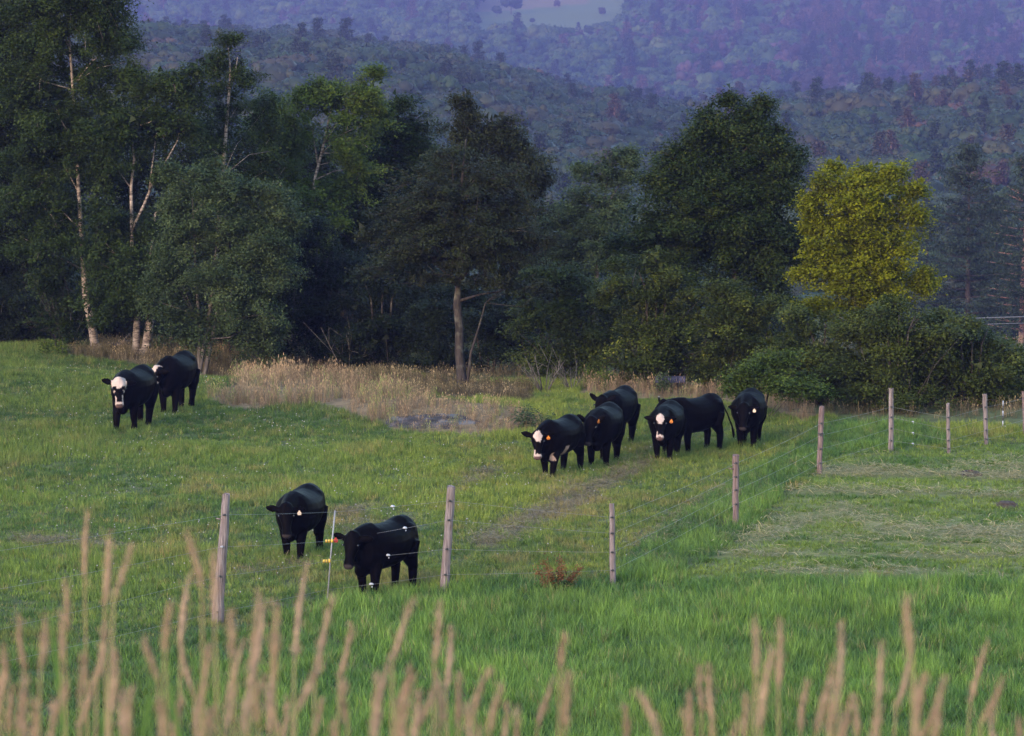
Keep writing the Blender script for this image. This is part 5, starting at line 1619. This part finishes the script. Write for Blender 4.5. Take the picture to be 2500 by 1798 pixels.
# ------------------------------------------------------------------ blurred seed heads close to the camera
M['seed'] = simple('tan_seed_head', (0.180, 0.124, 0.088), 0.85, 0.2, 60, 0.25)
M['reedstem'] = simple('reed_stem', (0.15, 0.115, 0.062), 0.7, 0.3)
M['reedleaf'] = leafy('reed_leaf', [(0, (0.07, 0.12, 0.03)), (1, (0.13, 0.19, 0.045))], trans=0.35)
HEADS = [(52, 1490, 60, 1630), (104, 1504, 99, 1630), (143, 1487, 149, 1614), (165, 1399, 160, 1542), (220, 1238, 207, 1416), (268, 1289, 256, 1482), (322, 1327, 278, 1460), (456, 1290, 493, 1427),
         (521, 1344, 524, 1509), (251, 1520, 237, 1658), (204, 1587, 196, 1697), (276, 1587, 270, 1741), (165, 1658, 127, 1768), (240, 1631, 193, 1785), (36, 1658, 22, 1785), (63, 1640, 58, 1785), (353, 1548, 386, 1653),
         (422, 1465, 402, 1587), (460, 1405, 441, 1576), (441, 1576, 474, 1697), (513, 1565, 491, 1697), (565, 1482, 568, 1620), (595, 1559, 551, 1730), (634, 1438, 612, 1642), (640, 1480, 604, 1700), (628, 1600, 590, 1790),
         (681, 1449, 672, 1658), (667, 1631, 656, 1785), (747, 1383, 719, 1609), (813, 1454, 772, 1631), (783, 1609, 722, 1741), (860, 1520, 827, 1653), (843, 1642, 849, 1774), (1011, 1460, 959, 1609), (954, 1598, 910, 1774),
         (1014, 1631, 970, 1747), (1072, 1471, 1061, 1620), (1061, 1631, 1075, 1780), (1100, 1537, 1089, 1686), (1119, 1631, 1119, 1774), (1204, 1620, 1158, 1741), (1229, 1664, 1196, 1785), (1238, 1712, 1226, 1830), (788, 1702, 761, 1815),
         (490, 1690, 478, 1800), (520, 1720, 515, 1830), (325, 1675, 314, 1800), (386, 1700, 397, 1810), (700, 1700, 690, 1820), (1003, 1700, 975, 1810), (1382, 1537, 1368, 1631), (1352, 1642, 1311, 1774), (1385, 1620, 1377, 1780),
         (1261, 1724, 1255, 1830), (1520, 1708, 1531, 1810), (1559, 1697, 1608, 1800), (1683, 1680, 1691, 1774), (1705, 1620, 1713, 1741), (1732, 1625, 1740, 1768), (1848, 1515, 1845, 1653), (1906, 1507, 1900, 1690), (1889, 1576, 1856, 1780),
         (1820, 1690, 1817, 1800), (1972, 1658, 1955, 1785), (2063, 1531, 2049, 1675), (2038, 1609, 1994, 1780), (2050, 1655, 2028, 1800), (2157, 1576, 2143, 1730), (2150, 1720, 2132, 1830), (2214, 1443, 2228, 1609), (2226, 1609, 2187, 1730),
         (2088, 1702, 2090, 1800), (2275, 1713, 2242, 1810), (2282, 1720, 2272, 1820), (2410, 1554, 2369, 1719), (2443, 1647, 2394, 1763), (2429, 1750, 2434, 1840), (2480, 1742, 2484, 1840), (10, 1560, 6, 1700), (90, 1690, 84, 1820)]
rng = np.random.default_rng(5)
for q in range(30):
    hx = rng.uniform(0, 1150) if q % 3 else rng.uniform(1150, 2500)
    hy = rng.uniform(1610, 1765)
    HEADS.append((hx, hy, hx + rng.normal() * 22 - 8, hy + rng.uniform(110, 165)))
for i, (tx, ty, bx, by) in enumerate(HEADS):
    D = rng.uniform(5.6, 7.8)
    T, Bh = at(tx, ty, D), at(bx, by, D)
    T[1] += rng.normal() * 0.03
    gx = Bh[0] + (Bh[0] - T[0]) * rng.uniform(0.8, 2.0) + rng.normal() * 0.03
    gy = D + rng.normal() * 0.08
    G = np.array([gx, gy, float(height(gx, gy))])
    root = thing('reed_stalk', 'blurred tan seed head on a thin stalk close to the camera', 'reed', tuple(G), 0, 'blurred seed heads in the foreground')
    mid = (G + Bh) / 2 + np.array([(Bh[0] - G[0]) * 0.12, 0, 0.0])
    mb = MB()
    mb.tube([G - G - [0, 0, 0.05], mid - G, Bh - G, (Bh + T) / 2 - G], [0.0028, 0.0024, 0.0019, 0.0012], 5)
    mb.build('stem', M['reedstem'], root)
    ax = T - Bh
    bend = np.array([rng.normal() * 0.004, 0, 0])
    ln = np.linalg.norm(ax)
    r0 = min(0.0074, max(0.0044, ln * 0.054)) * rng.uniform(0.85, 1.15)
    hm = MB()
    prof = [0.25, 0.75, 1.0, 1.05, 0.95, 0.8, 0.6, 0.38, 0.12]
    hp = [Bh - G + ax * q / 8 + bend * math.sin(math.pi * q / 8) for q in range(9)]
    hm.tube(hp, [r0 * 0.66 * q for q in prof], 6, None, 0.25)
    C = np.array([hp[int(q)] + (hp[min(int(q) + 1, 8)] - hp[int(q)]) * (q % 1) for q in rng.uniform(0.2, 7.7, 130)])
    rad = rng.normal(size=(130, 3)) * r0 * 0.70
    V, F = leaf_quads(C + rad, 0.011, 0.0, 0.26, np.repeat(norm(ax)[None], 130, 0), rng)
    hm.add(V, F.tolist())
    hm.build('seed_head', M['seed'], root, False)
    if i % 2 == 0:
        lm = MB()
        a = mid - G
        sgn = rng.choice((-1, 1))
        tip = Bh - G + np.array([sgn * rng.uniform(0.03, 0.10), rng.normal() * 0.04, rng.uniform(-0.16, -0.02)])
        c1 = a + (tip - a) * 0.5 + np.array([sgn * 0.01, 0, 0.06])
        wv = np.array([0.006, 0.003, 0])
        lm.add([a - wv * 0.6, a + wv * 0.6, c1 - wv, c1 + wv, tip - wv * 0.1, tip + wv * 0.1], [(0, 1, 3, 2), (2, 3, 5, 4)])
        lm.build('leaf', M['reedleaf'], root, False)

# ------------------------------------------------------------------ the evening air
hz = NT('evening_haze')
vol = hz.n('ShaderNodeVolumePrincipled')
vol.inputs['Color'].default_value = (0.132, 0.146, 0.385, 1)
vol.inputs['Density'].default_value = 0.00024
vol.inputs['Anisotropy'].default_value = 0.0
hz.l(vol.outputs[0], hz.out.inputs['Volume'])
mb = MB()
mb.box((0, 2045, -8.0), (1320, 2190, 90))
o = mb.build('haze', hz.m, None, False)
tag(o, 'pale blue evening haze filling the valley air', 'haze', None, 'stuff')
